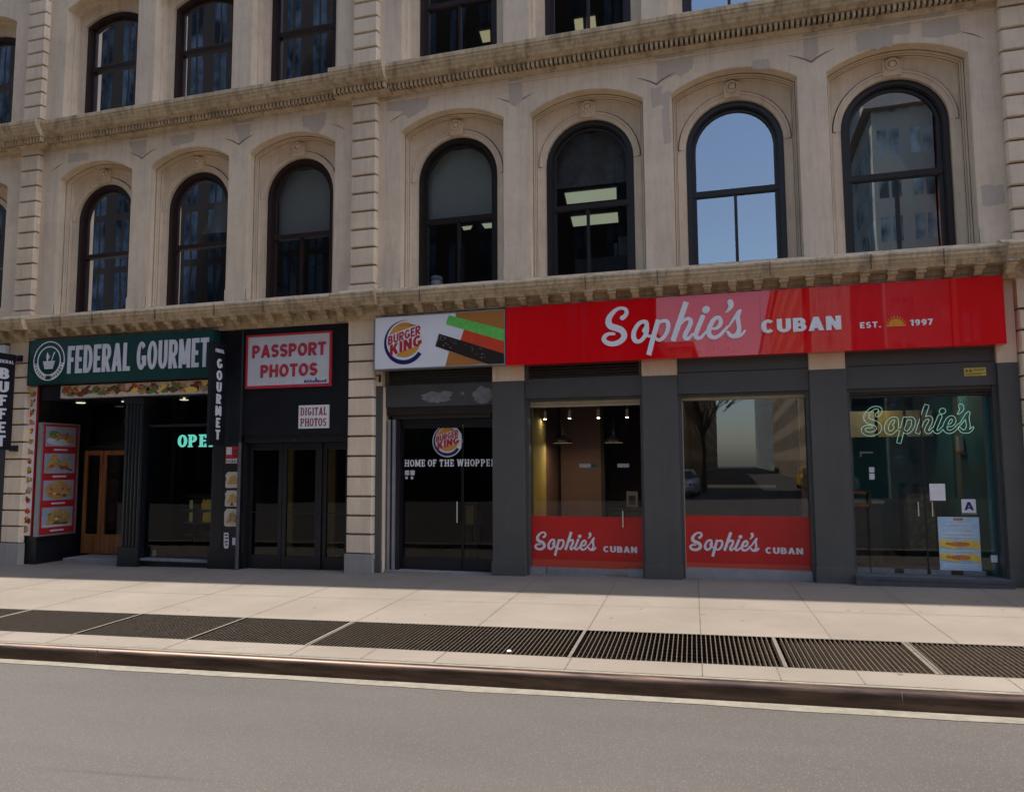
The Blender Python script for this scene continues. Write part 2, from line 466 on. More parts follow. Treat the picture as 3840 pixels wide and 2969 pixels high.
def facade_mat(name, wall, pane, bw, bh, mw, mh, side='x', rough=0.8):
    """wall with a regular grid of windows, for the buildings across the street"""
    t = NT(name)
    g = t.n("NewGeometry")
    sx = t.n("SeparateXYZ")
    t.l(g.outputs["Position"], sx.inputs[0])
    hx = t.math('ADD', sx.outputs[0], sx.outputs[1])
    u = t.math('FRACT', t.math('DIVIDE', t.math('ADD', hx, 500.3), bw))
    v = t.math('FRACT', t.math('DIVIDE', t.math('ADD', sx.outputs[2], 20.0), bh))
    iu = t.math('MULTIPLY', t.math('GREATER_THAN', u, mw), t.math('LESS_THAN', u, 1 - mw))
    iv = t.math('MULTIPLY', t.math('GREATER_THAN', v, mh), t.math('LESS_THAN', v, 1 - mh * 0.6))
    mul = t.math('LESS_THAN', t.math('ABSOLUTE', t.math('SUBTRACT', u, 0.5)), 0.04)
    ins = t.math('MULTIPLY', t.math('MULTIPLY', iu, iv), t.math('SUBTRACT', 1.0, mul))
    n1 = t.noise(t.pos((1, 1, 0.25)), 0.5, 5.0, 0.6)
    wc = t.ramp(n1, [(0.3, tuple(x * 0.8 for x in wall)), (0.7, wall)])
    n2 = t.noise(t.pos((0.55, 0.55, 0.4)), 1.0, 3.0, 0.7)
    pc = t.ramp(n2, [(0.36, tuple(x * 0.2 for x in pane)), (0.62, tuple(x * 1.15 for x in pane))])
    t.color(t.mix(ins, wc, pc))
    rr = t.n("Mix", _data_type='FLOAT')
    t.l(ins, rr.inputs[0]); rr.inputs[2].default_value = rough; rr.inputs[3].default_value = 0.12
    t.l(rr.outputs[0], t.b.inputs["Roughness"])
    t.bump(t.math('SUBTRACT', 1.0, ins), 0.6, 0.15)
    t.b.inputs["Specular IOR Level"].default_value = 0.0
    M[name] = t.m
facade_mat('tower_dark', (0.022, 0.018, 0.016), (0.03, 0.042, 0.06), 1.75, 3.4, 0.24, 0.08)
facade_mat('tower_tan', (0.36, 0.36, 0.33), (0.34, 0.42, 0.46), 1.45, 2.1, 0.18, 0.26)
facade_mat('brick_red', (0.30, 0.105, 0.07), (0.2, 0.24, 0.28), 1.6, 2.6, 0.28, 0.3)
facade_mat('block_brown', (0.46, 0.36, 0.26), (0.06, 0.07, 0.085), 2.0, 3.2, 0.24, 0.26)

# ------------------------------------------------------------------ mesh helpers
class MB:
    def __init__(s):
        s.v = []; s.f = []; s.mi = []
    def add(s, vs_, fs, mi=0):
        o = len(s.v)
        s.v.extend(tuple(p) for p in vs_)
        for f in fs:
            s.f.append(tuple(i + o for i in f)); s.mi.append(mi)
    def box(s, x0, x1, y0, y1, z0, z1, mi=0):
        s.add([(x0, y0, z0), (x1, y0, z0), (x1, y1, z0), (x0, y1, z0), (x0, y0, z1), (x1, y0, z1), (x1, y1, z1), (x0, y1, z1)],
              [(0, 1, 5, 4), (1, 2, 6, 5), (2, 3, 7, 6), (3, 0, 4, 7), (4, 5, 6, 7), (3, 2, 1, 0)], mi)
        return s
    def prism(s, poly, y0, y1, mi=0):
        n = len(poly)
        s.add([(x, y0, z) for x, z in poly] + [(x, y1, z) for x, z in poly],
              [tuple(range(n)), tuple(range(2 * n - 1, n - 1, -1))] + [(i, i + n, (i + 1) % n + n, (i + 1) % n) for i in range(n)], mi)
        return s
    def sweepx(s, prof, x0, x1, mi=0):
        n = len(prof)
        s.add([(x0, y, z) for y, z in prof] + [(x1, y, z) for y, z in prof],
              [tuple(range(n)), tuple(range(2 * n - 1, n - 1, -1))] + [(i, i + n, (i + 1) % n + n, (i + 1) % n) for i in range(n)], mi)
        return s
    def strip(s, a, b, mi=0):
        n = len(a)
        s.add(list(a) + list(b), [(i, i + 1, i + 1 + n, i + n) for i in range(n - 1)], mi)
        return s
    def tube(s, pts, r, n=8, mi=0, cap=True):
        pts = [Vector(p) for p in pts]
        rings = []
        for i, p in enumerate(pts):
            d = (pts[min(i + 1, len(pts) - 1)] - pts[max(i - 1, 0)])
            if d.length < 1e-9:
                d = Vector((0, 0, 1))
            d.normalize()
            a = d.cross(Vector((0, 1, 0)) if abs(d.y) < 0.9 else Vector((1, 0, 0))).normalized()
            b = d.cross(a)
            rr = r[i] if isinstance(r, (list, tuple)) else r
            rings.append([p + a * (rr * cos(2 * pi * k / n)) + b * (rr * sin(2 * pi * k / n)) for k in range(n)])
        vs_ = [q for ring in rings for q in ring]
        fs = []
        for i in range(len(pts) - 1):
            for k in range(n):
                k2 = (k + 1) % n
                fs.append((i * n + k, i * n + k2, (i + 1) * n + k2, (i + 1) * n + k))
        if cap:
            fs.append(tuple(range(n))); fs.append(tuple(range(len(vs_) - 1, len(vs_) - n - 1, -1)))
        s.add(vs_, fs, mi)
        return s
    def lathe(s, c, prof, n=24, mi=0):
        vs_ = []
        for r, z in prof:
            vs_ += [(c[0] + r * cos(2 * pi * k / n), c[1] + r * sin(2 * pi * k / n), c[2] + z) for k in range(n)]
        fs = []
        for i in range(len(prof) - 1):
            for k in range(n):
                k2 = (k + 1) % n
                fs.append((i * n + k, i * n + k2, (i + 1) * n + k2, (i + 1) * n + k))
        s.add(vs_, fs, mi)
        return s
    def ball(s, c, r, n=10, mi=0, sq=(1, 1, 1)):
        prof = [(max(1e-4, r * sin(pi * i / n)), -r * cos(pi * i / n)) for i in range(n + 1)]
        o = len(s.v)
        s.lathe((0, 0, 0), prof, n * 2, mi)
        for i in range(o, len(s.v)):
            v = s.v[i]
            s.v[i] = (c[0] + v[0] * sq[0], c[1] + v[1] * sq[1], c[2] + v[2] * sq[2])
        return s
    def build(s, name, mats, parent=None, smooth=False, bevel=0.0):
        me = bpy.data.meshes.new(name)
        me.from_pydata(s.v, [], s.f)
        if not isinstance(mats, (list, tuple)):
            mats = [mats]
        for mm in mats:
            me.materials.append(M[mm])
        for p, i in zip(me.polygons, s.mi):
            p.material_index = i
            p.use_smooth = smooth
        me.update()
        o = bpy.data.objects.new(name, me)
        C.objects.link(o)
        if bevel:
            b = o.modifiers.new("edge", 'BEVEL'); b.width = bevel; b.segments = 2; b.limit_method = 'ANGLE'
        if parent is not None:
            o.parent = parent
            o.matrix_parent_inverse = Matrix.Translation(-world_loc(parent))
        return o

def world_loc(o):
    l = o.location.copy()
    while o.parent is not None:
        if o.matrix_parent_inverse != Matrix.Identity(4):
            l = l + o.matrix_parent_inverse.translation
        o = o.parent
        l = l + o.location
    return l

def tag(o, label=None, cat=None, group=None, kind=None):
    if label: o['label'] = label
    if cat: o['category'] = cat
    if group: o['group'] = group
    if kind: o['kind'] = kind
    return o

def thing(name, label, cat, loc=(0, 0, 0), group=None):
    o = bpy.data.objects.new(name, None)
    o.empty_display_size = 0.2
    o.location = loc
    C.objects.link(o)
    return tag(o, label, cat, group)

def copy_part(src, parent, dx=0.0, dz=0.0, dy=0.0):
    c = src.copy()
    C.objects.link(c)
    c.parent = parent
    c.matrix_parent_inverse = src.matrix_parent_inverse.copy()
    c.location = src.location + Vector((dx, dy, dz))
    return c

# ---- flat shapes: unions of polygons in the facade plane
def union_mesh(mb, polys, y0, y1, mi=0):
    """union of (x, z) polygons as one solid between y0 (front) and y1; returns boundary loops"""
    vs_ = []; fs = []
    for p in polys:
        o = len(vs_)
        vs_ += [Vector((a, b)) for a, b in p]
        fs.append(list(range(o, o + len(p))))
    r = delaunay_2d_cdt(vs_, [], fs, 1, 1e-6)
    ov = r[0]
    def covered(px, pz):
        for p in polys:
            ins = False
            for i in range(len(p)):
                (ax, az), (bx, bz) = p[i - 1], p[i]
                if (az > pz) != (bz > pz) and px < (bx - ax) * (pz - az) / (bz - az) + ax:
                    ins = not ins
            if ins: return True
        return False
    of = [f for f in r[2] if covered(sum(ov[i][0] for i in f) / len(f), sum(ov[i][1] for i in f) / len(f))]   # counters of letters stay open
    cnt = {}
    for f in of:
        for i in range(len(f)):
            e = (f[i], f[(i + 1) % len(f)])
            k = (min(e), max(e))
            cnt.setdefault(k, []).append(e)
    n = len(ov)
    fv = [(v[0], y0, v[1]) for v in ov] + [(v[0], y1, v[1]) for v in ov]
    ff = [tuple(f) for f in of]
    edges = [e[0] for k, e in cnt.items() if len(e) == 1]
    ff += [(a, b, b + n, a + n) for a, b in edges]
    mb.add(fv, ff, mi)
    nxt = {}
    for a, b in edges:
        nxt.setdefault(a, []).append(b)
    loops = []
    while nxt:
        a0 = next(iter(nxt)); loop = [a0]; a = a0
        while True:
            if a not in nxt: break
            b = nxt[a].pop()
            if not nxt[a]: del nxt[a]
            if b == a0: break
            loop.append(b); a = b
        loops.append([(ov[i][0], ov[i][1]) for i in loop])
    return loops

def disc(cx, cz, rx, rz=None, n=20):
    rz = rz or rx
    return [(cx + rx * cos(2 * pi * k / n), cz + rz * sin(2 * pi * k / n)) for k in range(n)]

def spline(pts, sub=5):
    out = []
    n = len(pts)
    for i in range(n - 1):
        p0 = pts[max(i - 1, 0)]; p1 = pts[i]; p2 = pts[i + 1]; p3 = pts[min(i + 2, n - 1)]
        for k in range(sub):
            t = k / sub
            out.append(tuple(0.5 * (2 * b + (c - a) * t + (2 * a - 5 * b + 4 * c - d) * t * t + (3 * b - a - 3 * c + d) * t ** 3)
                             for a, b, c, d in zip(p0, p1, p2, p3)))
    out.append(tuple(pts[-1]))
    return out

def brush(pts, sub=5, caps=(True, True), n=14):
    """(x, z, half-width) points -> polygons of a brush stroke"""
    p = spline(pts, sub) if len(pts) > 2 else [tuple(q) for q in pts]
    polys = []
    L = []; R = []
    for i, q in enumerate(p):
        a = p[max(i - 1, 0)]; b = p[min(i + 1, len(p) - 1)]
        dx, dz = b[0] - a[0], b[1] - a[1]
        d = sqrt(dx * dx + dz * dz) or 1.0
        nx, nz = -dz / d, dx / d
        L.append((q[0] + nx * q[2], q[1] + nz * q[2])); R.append((q[0] - nx * q[2], q[1] - nz * q[2]))
    for i in range(len(p) - 1):
        polys.append([L[i], R[i], R[i + 1], L[i + 1]])
    if caps[0]: polys.append(disc(p[0][0], p[0][1], p[0][2], n=n))
    if caps[1]: polys.append(disc(p[-1][0], p[-1][1], p[-1][2], n=n))
    return polys

def fix(p):
    a = sum(p[i][0] * p[(i + 1) % len(p)][1] - p[(i + 1) % len(p)][0] * p[i][1] for i in range(len(p)))
    return p if a > 0 else p[::-1]

# ---- sign-painter's capitals, drawn as strokes
def glyph(ch, t, h, w, slab):
    P = []
    def R(x0, z0, x1, z1): P.append([(x0, z0), (x1, z0), (x1, z1), (x0, z1)])
    def Dg(x0, z0, x1, z1, k=1.0):
        hx = t * k / 2
        P.append([(x0 - hx, z0), (x0 + hx, z0), (x1 + hx, z1), (x1 - hx, z1)])
    def Ar(cx, cz, rx, rz, a0, a1):
        n = max(4, int(abs(a1 - a0) / 15))
        for i in range(n):
            b0 = radians(a0 + (a1 - a0) * i / n); b1 = radians(a0 + (a1 - a0) * (i + 1) / n)
            ix, iz = rx - t, rz - h
            P.append([(cx + rx * cos(b0), cz + rz * sin(b0)), (cx + rx * cos(b1), cz + rz * sin(b1)), (cx + ix * cos(b1), cz + iz * sin(b1)), (cx + ix * cos(b0), cz + iz * sin(b0))])
    def foot(x, z, k=0.45):
        if slab:
            hs = h * 0.7
            R(x - t * (0.42 + k), 0 if z < 0.5 else 1 - hs, x + t * (0.42 + k), hs if z < 0.5 else 1)
    def stem(x, z0=0.0, z1=1.0):
        R(x, z0, x + t, z1)
        if z0 == 0.0: foot(x + t / 2, 0)
        if z1 == 1.0: foot(x + t / 2, 1)
    if ch == 'A':
        Dg(t / 2, 0, w / 2, 1); Dg(w - t / 2, 0, w / 2, 1); R(w * 0.24, 0.2, w * 0.76, 0.2 + h * 0.9); foot(t / 2, 0); foot(w - t / 2, 0)
    elif ch == 'B':
        stem(0); rz = (0.5 + h / 2) / 2; c = w - rz * 0.95
        R(0, 1 - h, c, 1); R(0, 0.5 - h / 2, c, 0.5 + h / 2); R(0, 0, c, h)
        Ar(c - 0.02, 1 - rz, rz * 0.9, rz, -90, 90); Ar(c, rz, rz * 0.95, rz, -90, 90)
    elif ch == 'C':
        Ar(w / 2, 0.5, w / 2, 0.5, 42, 318)
    elif ch == 'D':
        stem(0); R(0, 1 - h, w * 0.46, 1); R(0, 0, w * 0.46, h); Ar(w * 0.44, 0.5, w * 0.56, 0.5, -90, 90)
    elif ch in 'EF':
        stem(0); R(0, 1 - h, w, 1); R(0, 0.5 - h / 2, w * 0.86, 0.5 + h / 2)
        if slab: R(w - t * 0.6, 1 - h * 2.2, w, 1)
        if ch == 'E':
            R(0, 0, w, h)
            if slab: R(w - t * 0.6, 0, w, h * 2.2)
    elif ch == 'G':
        Ar(w / 2, 0.5, w / 2, 0.5, 42, 330); R(w * 0.55, 0.5 - h, w, 0.5); R(w - t, 0.14, w, 0.5)
    elif ch == 'H':
        stem(0); stem(w - t); R(0, 0.5 - h / 2, w, 0.5 + h / 2)
    elif ch == 'I':
        stem((w - t) / 2)
    elif ch == 'K':
        stem(0); Dg(t * 0.8, 0.36, w - t * 0.6, 1, 1.15); Dg(w - t * 0.5, 0, t * 1.35, 0.62, 1.15)
    elif ch == 'L':
        stem(0); R(0, 0, w, h)
        if slab: R(w - t * 0.6, 0, w, h * 2.2)
    elif ch == 'M':
        stem(0); stem(w - t); Dg(w / 2, 0.12, t * 0.6, 1, 0.95); Dg(w / 2, 0.12, w - t * 0.6, 1, 0.95)
    elif ch == 'N':
        stem(0); stem(w - t); Dg(w - t / 2, 0, t / 2, 1)
    elif ch == 'O':
        Ar(w / 2, 0.5, w / 2, 0.5, 0, 360)
    elif ch in 'PR':
        b = 0.44 if ch == 'P' else 0.46
        stem(0); rz = (1 - b + h * 0.4) / 2; c = w - rz * 1.0
        c = max(c, t)
        R(0, 1 - h, c, 1); R(0, 1 - 2 * rz, c, 1 - 2 * rz + h); Ar(c, 1 - rz, w - c, rz, -90, 90)
        if ch == 'R':
            Dg(w - t * 0.5, 0, w * 0.42, 1 - 2 * rz + h * 0.5, 1.05); foot(w - t * 0.5, 0, 0.3)
    elif ch == 'S':
        rz = (0.5 + h / 2) / 2
        Ar(w / 2, 1 - rz, w / 2, rz, 22, 270); Ar(w / 2, rz, w / 2, rz, 90, -158)
    elif ch == 'T':
        stem((w - t) / 2); R(0, 1 - h, w, 1)
        if slab: R(0, 1 - h * 2.2, t * 0.6, 1); R(w - t * 0.6, 1 - h * 2.2, w, 1)
    elif ch == 'U':
        stem(0, 0.36); stem(w - t, 0.36); Ar(w / 2, 0.38, w / 2, 0.38, 180, 360)
    elif ch == 'W':
        for a, b in ((t * 0.45, w * 0.27), (w * 0.5, w * 0.27), (w * 0.5, w * 0.73), (w - t * 0.45, w * 0.73)): Dg(b, 0, a, 1, 0.95)
        foot(t * 0.45, 1, 0.4); foot(w - t * 0.45, 1, 0.4)
    elif ch == '1':
        R(w * 0.5, 0, w * 0.5 + t, 1); P.append([(w * 0.12, 0.72), (w * 0.5, 0.84), (w * 0.55, 1), (w * 0.12, 0.86)])
    elif ch == '7':
        R(0, 1 - h, w, 1); Dg(w * 0.34, 0, w - t / 2, 1 - h * 0.5)
    elif ch == '9':
        Ar(w / 2, 0.66, w / 2, 0.34, 0, 360); Ar(w / 2 - 0.02, 0.42, w / 2, 0.42, 5, -130); R(w - t - 0.015, 0.4, w - 0.01, 0.68)
    elif ch == '.':
        R(0, 0, t, h)
    return [fix(p) for p in P]

GW = {'A': .74, 'B': .64, 'C': .68, 'D': .68, 'E': .54, 'F': .52, 'G': .72, 'H': .68, 'I': .26, 'K': .70, 'L': .52, 'M': .84, 'N': .70, 'O': .74, 'P': .62, 'R': .66, 'S': .60, 'T': .60, 'U': .68, 'W': 1.0, '1': .46, '7': .54, '9': .58, '.': .22}
def words(text, x0, x1, z0, z1, t=0.2, h=None, slab=False, gap=0.12, tilt=0.0, space=0.3):
    """polygons for a line of capitals filling the box x0..x1, z0..z1; tilt raises the right end (radians)"""
    h = h or t * 0.85
    cur = 0.0; items = []
    for ch in text:
        if ch == ' ':
            cur += space; continue
        w = GW[ch] + (t * 0.9 if slab and ch != 'O' else 0.0)
        off = t * 0.45 if slab and ch not in 'O' else 0.0
        items.append((ch, cur + off, GW[ch]))
        cur += w + gap
    tot = cur - gap
    sx = (x1 - x0) / tot; sz = z1 - z0
    out = []
    for ch, cx, w in items:
        for p in glyph(ch, t, h, w, slab):
            q = []
            for a, b in p:
                X = (cx + a) * sx; Z = b * sz
                q.append((x0 + X, z0 + Z + X * math.tan(tilt)))
            out.append(q)
    return out

# the restaurant's brush script, traced as strokes (x, z, half-width) in metres, base line at 0
SCRIPT = {'S': [(0.335, 0.34, 0.0369), (0.367, 0.359, 0.0329), (0.397, 0.407, 0.0309), (0.387, 0.458, 0.0279), (0.34, 0.481, 0.0239), (0.276, 0.476, 0.0259), (0.207, 0.43, 0.0329), (0.147, 0.353, 0.0428), (0.135, 0.279, 0.0488), (0.171, 0.226, 0.0498), (0.25, 0.195, 0.0498), (0.318, 0.162, 0.0488), (0.356, 0.101, 0.0458), (0.342, 0.038, 0.0438), (0.278, -0.012, 0.0408), (0.193, -0.031, 0.0378), (0.114, -0.014, 0.0369), (0.065, 0.034, 0.0349), (0.079, 0.087, 0.0309), (0.138, 0.118, 0.0259), (0.212, 0.114, 0.0209)], 'o': [(0.634, 0.139, 0.0249), (0.668, 0.179, 0.0289), (0.681, 0.221, 0.0309), (0.67, 0.258, 0.0309), (0.623, 0.266, 0.0289), (0.566, 0.238, 0.0299), (0.512, 0.161, 0.0329), (0.49, 0.083, 0.0369), (0.504, 0.014, 0.0369), (0.55, -0.015, 0.0319), (0.602, 0.003, 0.0289), (0.655, 0.064, 0.0319), (0.68, 0.136, 0.0319), (0.683, 0.215, 0.0299)], 'op': [(0.638, 0.123, 0.0169), (0.666, 0.084, 0.0239), (0.712, 0.053, 0.0209), (0.769, 0.063, 0.0199)], 'p': [(0.844, 0.286, 0.0349), (0.806, 0.156, 0.0369), (0.768, 0.031, 0.0378), (0.699, -0.214, 0.0378)], 'pb': [(0.828, 0.196, 0.0149), (0.87, 0.247, 0.0209), (0.927, 0.262, 0.0269), (0.969, 0.246, 0.0309), (0.982, 0.198, 0.0319), (0.97, 0.12, 0.0309), (0.932, 0.049, 0.0289), (0.88, -0.001, 0.0269), (0.834, -0.006, 0.0229), (0.799, 0.03, 0.0169)], 'h': [(1.237, 0.513, 0.0408), (1.14, 0.241, 0.0408), (1.04, -0.032, 0.0388)], 'hb': [(1.118, 0.159, 0.0139), (1.17, 0.224, 0.0189), (1.221, 0.265, 0.0249), (1.271, 0.267, 0.0309), (1.292, 0.232, 0.0329), (1.274, 0.166, 0.0329), (1.232, 0.09, 0.0329), (1.207, 0.029, 0.0339), (1.224, -0.008, 0.0309), (1.264, 0.0, 0.0239), (1.316, 0.055, 0.0169)], 'i': [(1.456, 0.287, 0.0349), (1.414, 0.189, 0.0349), (1.372, 0.093, 0.0339), (1.353, 0.027, 0.0339), (1.384, -0.011, 0.0279), (1.434, 0.005, 0.0229), (1.495, 0.076, 0.0169)], 'id': [(1.499, 0.381, 0.0518), (1.51, 0.391, 0.0518)], 'e': [(1.575, 0.113, 0.0149), (1.625, 0.112, 0.0229), (1.673, 0.143, 0.0279), (1.698, 0.198, 0.0299), (1.685, 0.251, 0.0289), (1.649, 0.265, 0.0289), (1.598, 0.23, 0.0319), (1.555, 0.155, 0.0349), (1.53, 0.074, 0.0369), (1.548, 0.016, 0.0349), (1.601, -0.012, 0.0289), (1.671, 0.01, 0.0259), (1.731, 0.068, 0.0229), (1.784, 0.127, 0.0179)], 's': [(1.801, 0.131, 0.0129), (1.862, 0.219, 0.0189), (1.923, 0.308, 0.0239), (1.958, 0.345, 0.0219)], 'sb': [(1.948, 0.327, 0.0259), (1.926, 0.257, 0.0309), (1.931, 0.175, 0.0309), (1.938, 0.103, 0.0309), (1.92, 0.037, 0.0329), (1.875, -0.006, 0.0329), (1.822, 0.005, 0.0279), (1.784, 0.055, 0.0219)], 'st': [(1.865, -0.011, 0.0249), (1.933, -0.009, 0.0249), (1.982, 0.024, 0.0199), (2.014, 0.063, 0.0139)], 'ap': [(1.831, 0.473, 0.0418), (1.841, 0.426, 0.0378), (1.818, 0.376, 0.0249), (1.773, 0.331, 0.011)]}
def script_polys(x0, z0, k=1.0, kz=None, grow=0.0):
    kz = kz or k
    out = []
    for n_, pts in SCRIPT.items():
        q = [(x0 + a * k, z0 + b * kz, c * k * 0.92 + grow * 0.5) for a, b, c in pts]
        flat = n_ in ('p', 'h')
        out += [fix(p) for p in brush(q, 4, (not flat, not flat))]
    return out

# ------------------------------------------------------------------ ground, road, kerb
GX = 0.0137
def zg(x, y=0.0):            # pavement height: the street climbs gently to the right and falls to the kerb
    return CZ - 1.6005 + GX * x + 0.015 * y
SL = 0.026                   # the kerb is not quite parallel to the fronts
def yk(x, c): return c + SL * x
KY = -4.755
def zroad(x, d): return zg(x, yk(x, KY)) - 0.145 + min(d, 6.0) * 0.012

def sheet(name, mats, ya, yb, za, zb, xs):
    b = MB()
    A = [(x, ya(x), za(x)) for x in xs]; B = [(x, yb(x), zb(x)) for x in xs]
    b.strip(A, B)
    return b
XS = [-60, -30, -20, -14, -10, -7, -4, -2, 0, 2, 4, 8, 14, 30, 60]
GBK, GFR = -3.21, -4.275     # back and front edges of the gratings

b = sheet('pavement', 0, lambda x: 1.6, lambda x: yk(x, GBK), lambda x: zg(x, 1.6), lambda x: zg(x, yk(x, GBK)), XS)
b.strip([(x, yk(x, GFR), zg(x, yk(x, GFR))) for x in XS], [(x, yk(x, KY) + 0.115, zg(x, yk(x, KY) + 0.115)) for x in XS])
# joints: narrow sunk strips of dark filler
JX = [-10.15, -8.47, -6.82, -5.42, -4.06, -2.66, -1.5, -0.39, 0.80, 1.86, 3.0, 4.2, 5.4]
def jx(x0, y): return x0 - 0.055 * (y + 3.3)
for x0 in JX:
    for ya, yb in ((1.0, yk(x0, GBK) + 0.004), (yk(x0, GFR) - 0.004, yk(x0, KY) + 0.12)):
        for w in (0.0045,):
            P = []
            for y in (ya, yb):
                for s in (-w, w):
                    P.append((jx(x0, y) + s, y, zg(jx(x0, y), y) + 0.0018))
            b.add(P, [(0, 1, 3, 2)], 1)
for x0 in [-9.4, -7.6, -6.1, -4.75, -3.35, -2.1, -0.95, 0.2, 1.35, 2.45]:      # extra joints in the narrow kerb strip
    if abs(x0 % 2) > 0.9: continue
    P = []
    for y in (yk(x0, GFR) - 0.004, yk(x0, KY) + 0.12):
        for s in (-0.004, 0.004):
            P.append((jx(x0, y) + s, y, zg(jx(x0, y), y) + 0.0018))
    b.add(P, [(0, 1, 3, 2)], 1)
for c, w in ((-1.95, 0.003),):
    b.strip([(x, yk(x, c) - w, zg(x, yk(x, c)) + 0.0014) for x in XS], [(x, yk(x, c) + w, zg(x, yk(x, c)) + 0.0014) for x in XS], 1)
b.strip([(x, yk(x, KY) + 0.115, zg(x, yk(x, KY) + 0.115)) for x in XS], [(x, yk(x, KY) + 0.107, zg(x, yk(x, KY)) - 0.02) for x in XS], 1)
pv = tag(b.build('pavement', ['pavement_concrete', 'joint_dark']), kind='structure')

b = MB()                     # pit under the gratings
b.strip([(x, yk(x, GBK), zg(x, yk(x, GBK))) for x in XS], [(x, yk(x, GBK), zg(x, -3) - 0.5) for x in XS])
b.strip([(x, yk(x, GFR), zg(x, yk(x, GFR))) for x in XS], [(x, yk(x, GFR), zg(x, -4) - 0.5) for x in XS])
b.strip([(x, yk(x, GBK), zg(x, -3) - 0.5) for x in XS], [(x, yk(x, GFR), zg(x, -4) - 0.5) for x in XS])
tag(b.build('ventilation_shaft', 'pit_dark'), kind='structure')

# kerb: steel nosing with a rounded edge, concrete behind
b = MB()
prof = [(0.0, -0.16)] + [(0.0, -0.055)]
for k in range(0, 9):
    a = radians(180 - k * 90 / 8)
    prof.append((0.045 + 0.045 * cos(a), -0.047 + 0.045 * sin(a)))
prof += [(0.07, -0.002)]
KS = [-60, -30, -20, -14.2, -10.6, -6.52, -6.515, -2.9, 0.62, 4.1, 7.6, 14, 30, 60]
nk = len(KS)
b.add([(x, yk(x, KY) + ya, zg(x, yk(x, KY)) + za) for ya, za in prof for x in KS], [(r * nk + i, r * nk + i + 1, (r + 1) * nk + i + 1, (r + 1) * nk + i) for r in range(len(prof) - 1) for i in range(nk - 1)])
for x in (-6.0, 1.1, 8.2, -13.1):                                               # butt joints between the lengths of steel
    y = yk(x, KY)
    b.box(x - 0.002, x + 0.002, y - 0.0015, y + 0.03, zg(x, y) - 0.15, zg(x, y) - 0.012, 2)
b.strip([(x, yk(x, KY) + 0.07, zg(x, yk(x, KY)) - 0.002) for x in KS], [(x, yk(x, KY) + 0.107, zg(x, yk(x, KY))) for x in KS], 1)
b.strip([(x, yk(x, KY) + 0.107, zg(x, yk(x, KY))) for x in KS], [(x, yk(x, KY) + 0.107, zg(x, yk(x, KY)) - 0.03) for x in KS], 1)
kb = tag(b.build('kerb', ['kerb_steel', 'gutter_concrete', 'joint_dark'], smooth=True), kind='structure')

b = sheet('gutter', 0, lambda x: yk(x, KY) + 0.02, lambda x: yk(x, KY) - 0.15 - 0.012 * sin(x * 2.1) - 0.008 * sin(x * 5.3), lambda x: zroad(x, 0) + 0.004, lambda x: zroad(x, 0.15) + 0.004, [-60, -30, -20] + [-14 + 0.35 * i for i in range(64)] + [20, 40, 60])
tag(b.build('gutter', 'gutter_concrete'), kind='structure')
b = MB()
for d0, d1 in ((0.05, 3.0), (3.0, 6.0), (6.0, 21.0), (21.0, 400.0)):
    xs = [-300] + XS + [300]
    b.strip([(x, yk(x, KY) - d0, zroad(x, d0)) for x in xs], [(x, yk(x, KY) - d1, zroad(x, d1)) for x in xs])
tag(b.build('road', 'asphalt'), kind='structure')
b = MB()
b.add([(-900, -900, -9), (900, -900, -9), (900, 900, -9), (-900, 900, -9)], [(0, 1, 2, 3)])
tag(b.build('ground', 'asphalt'), kind='structure')

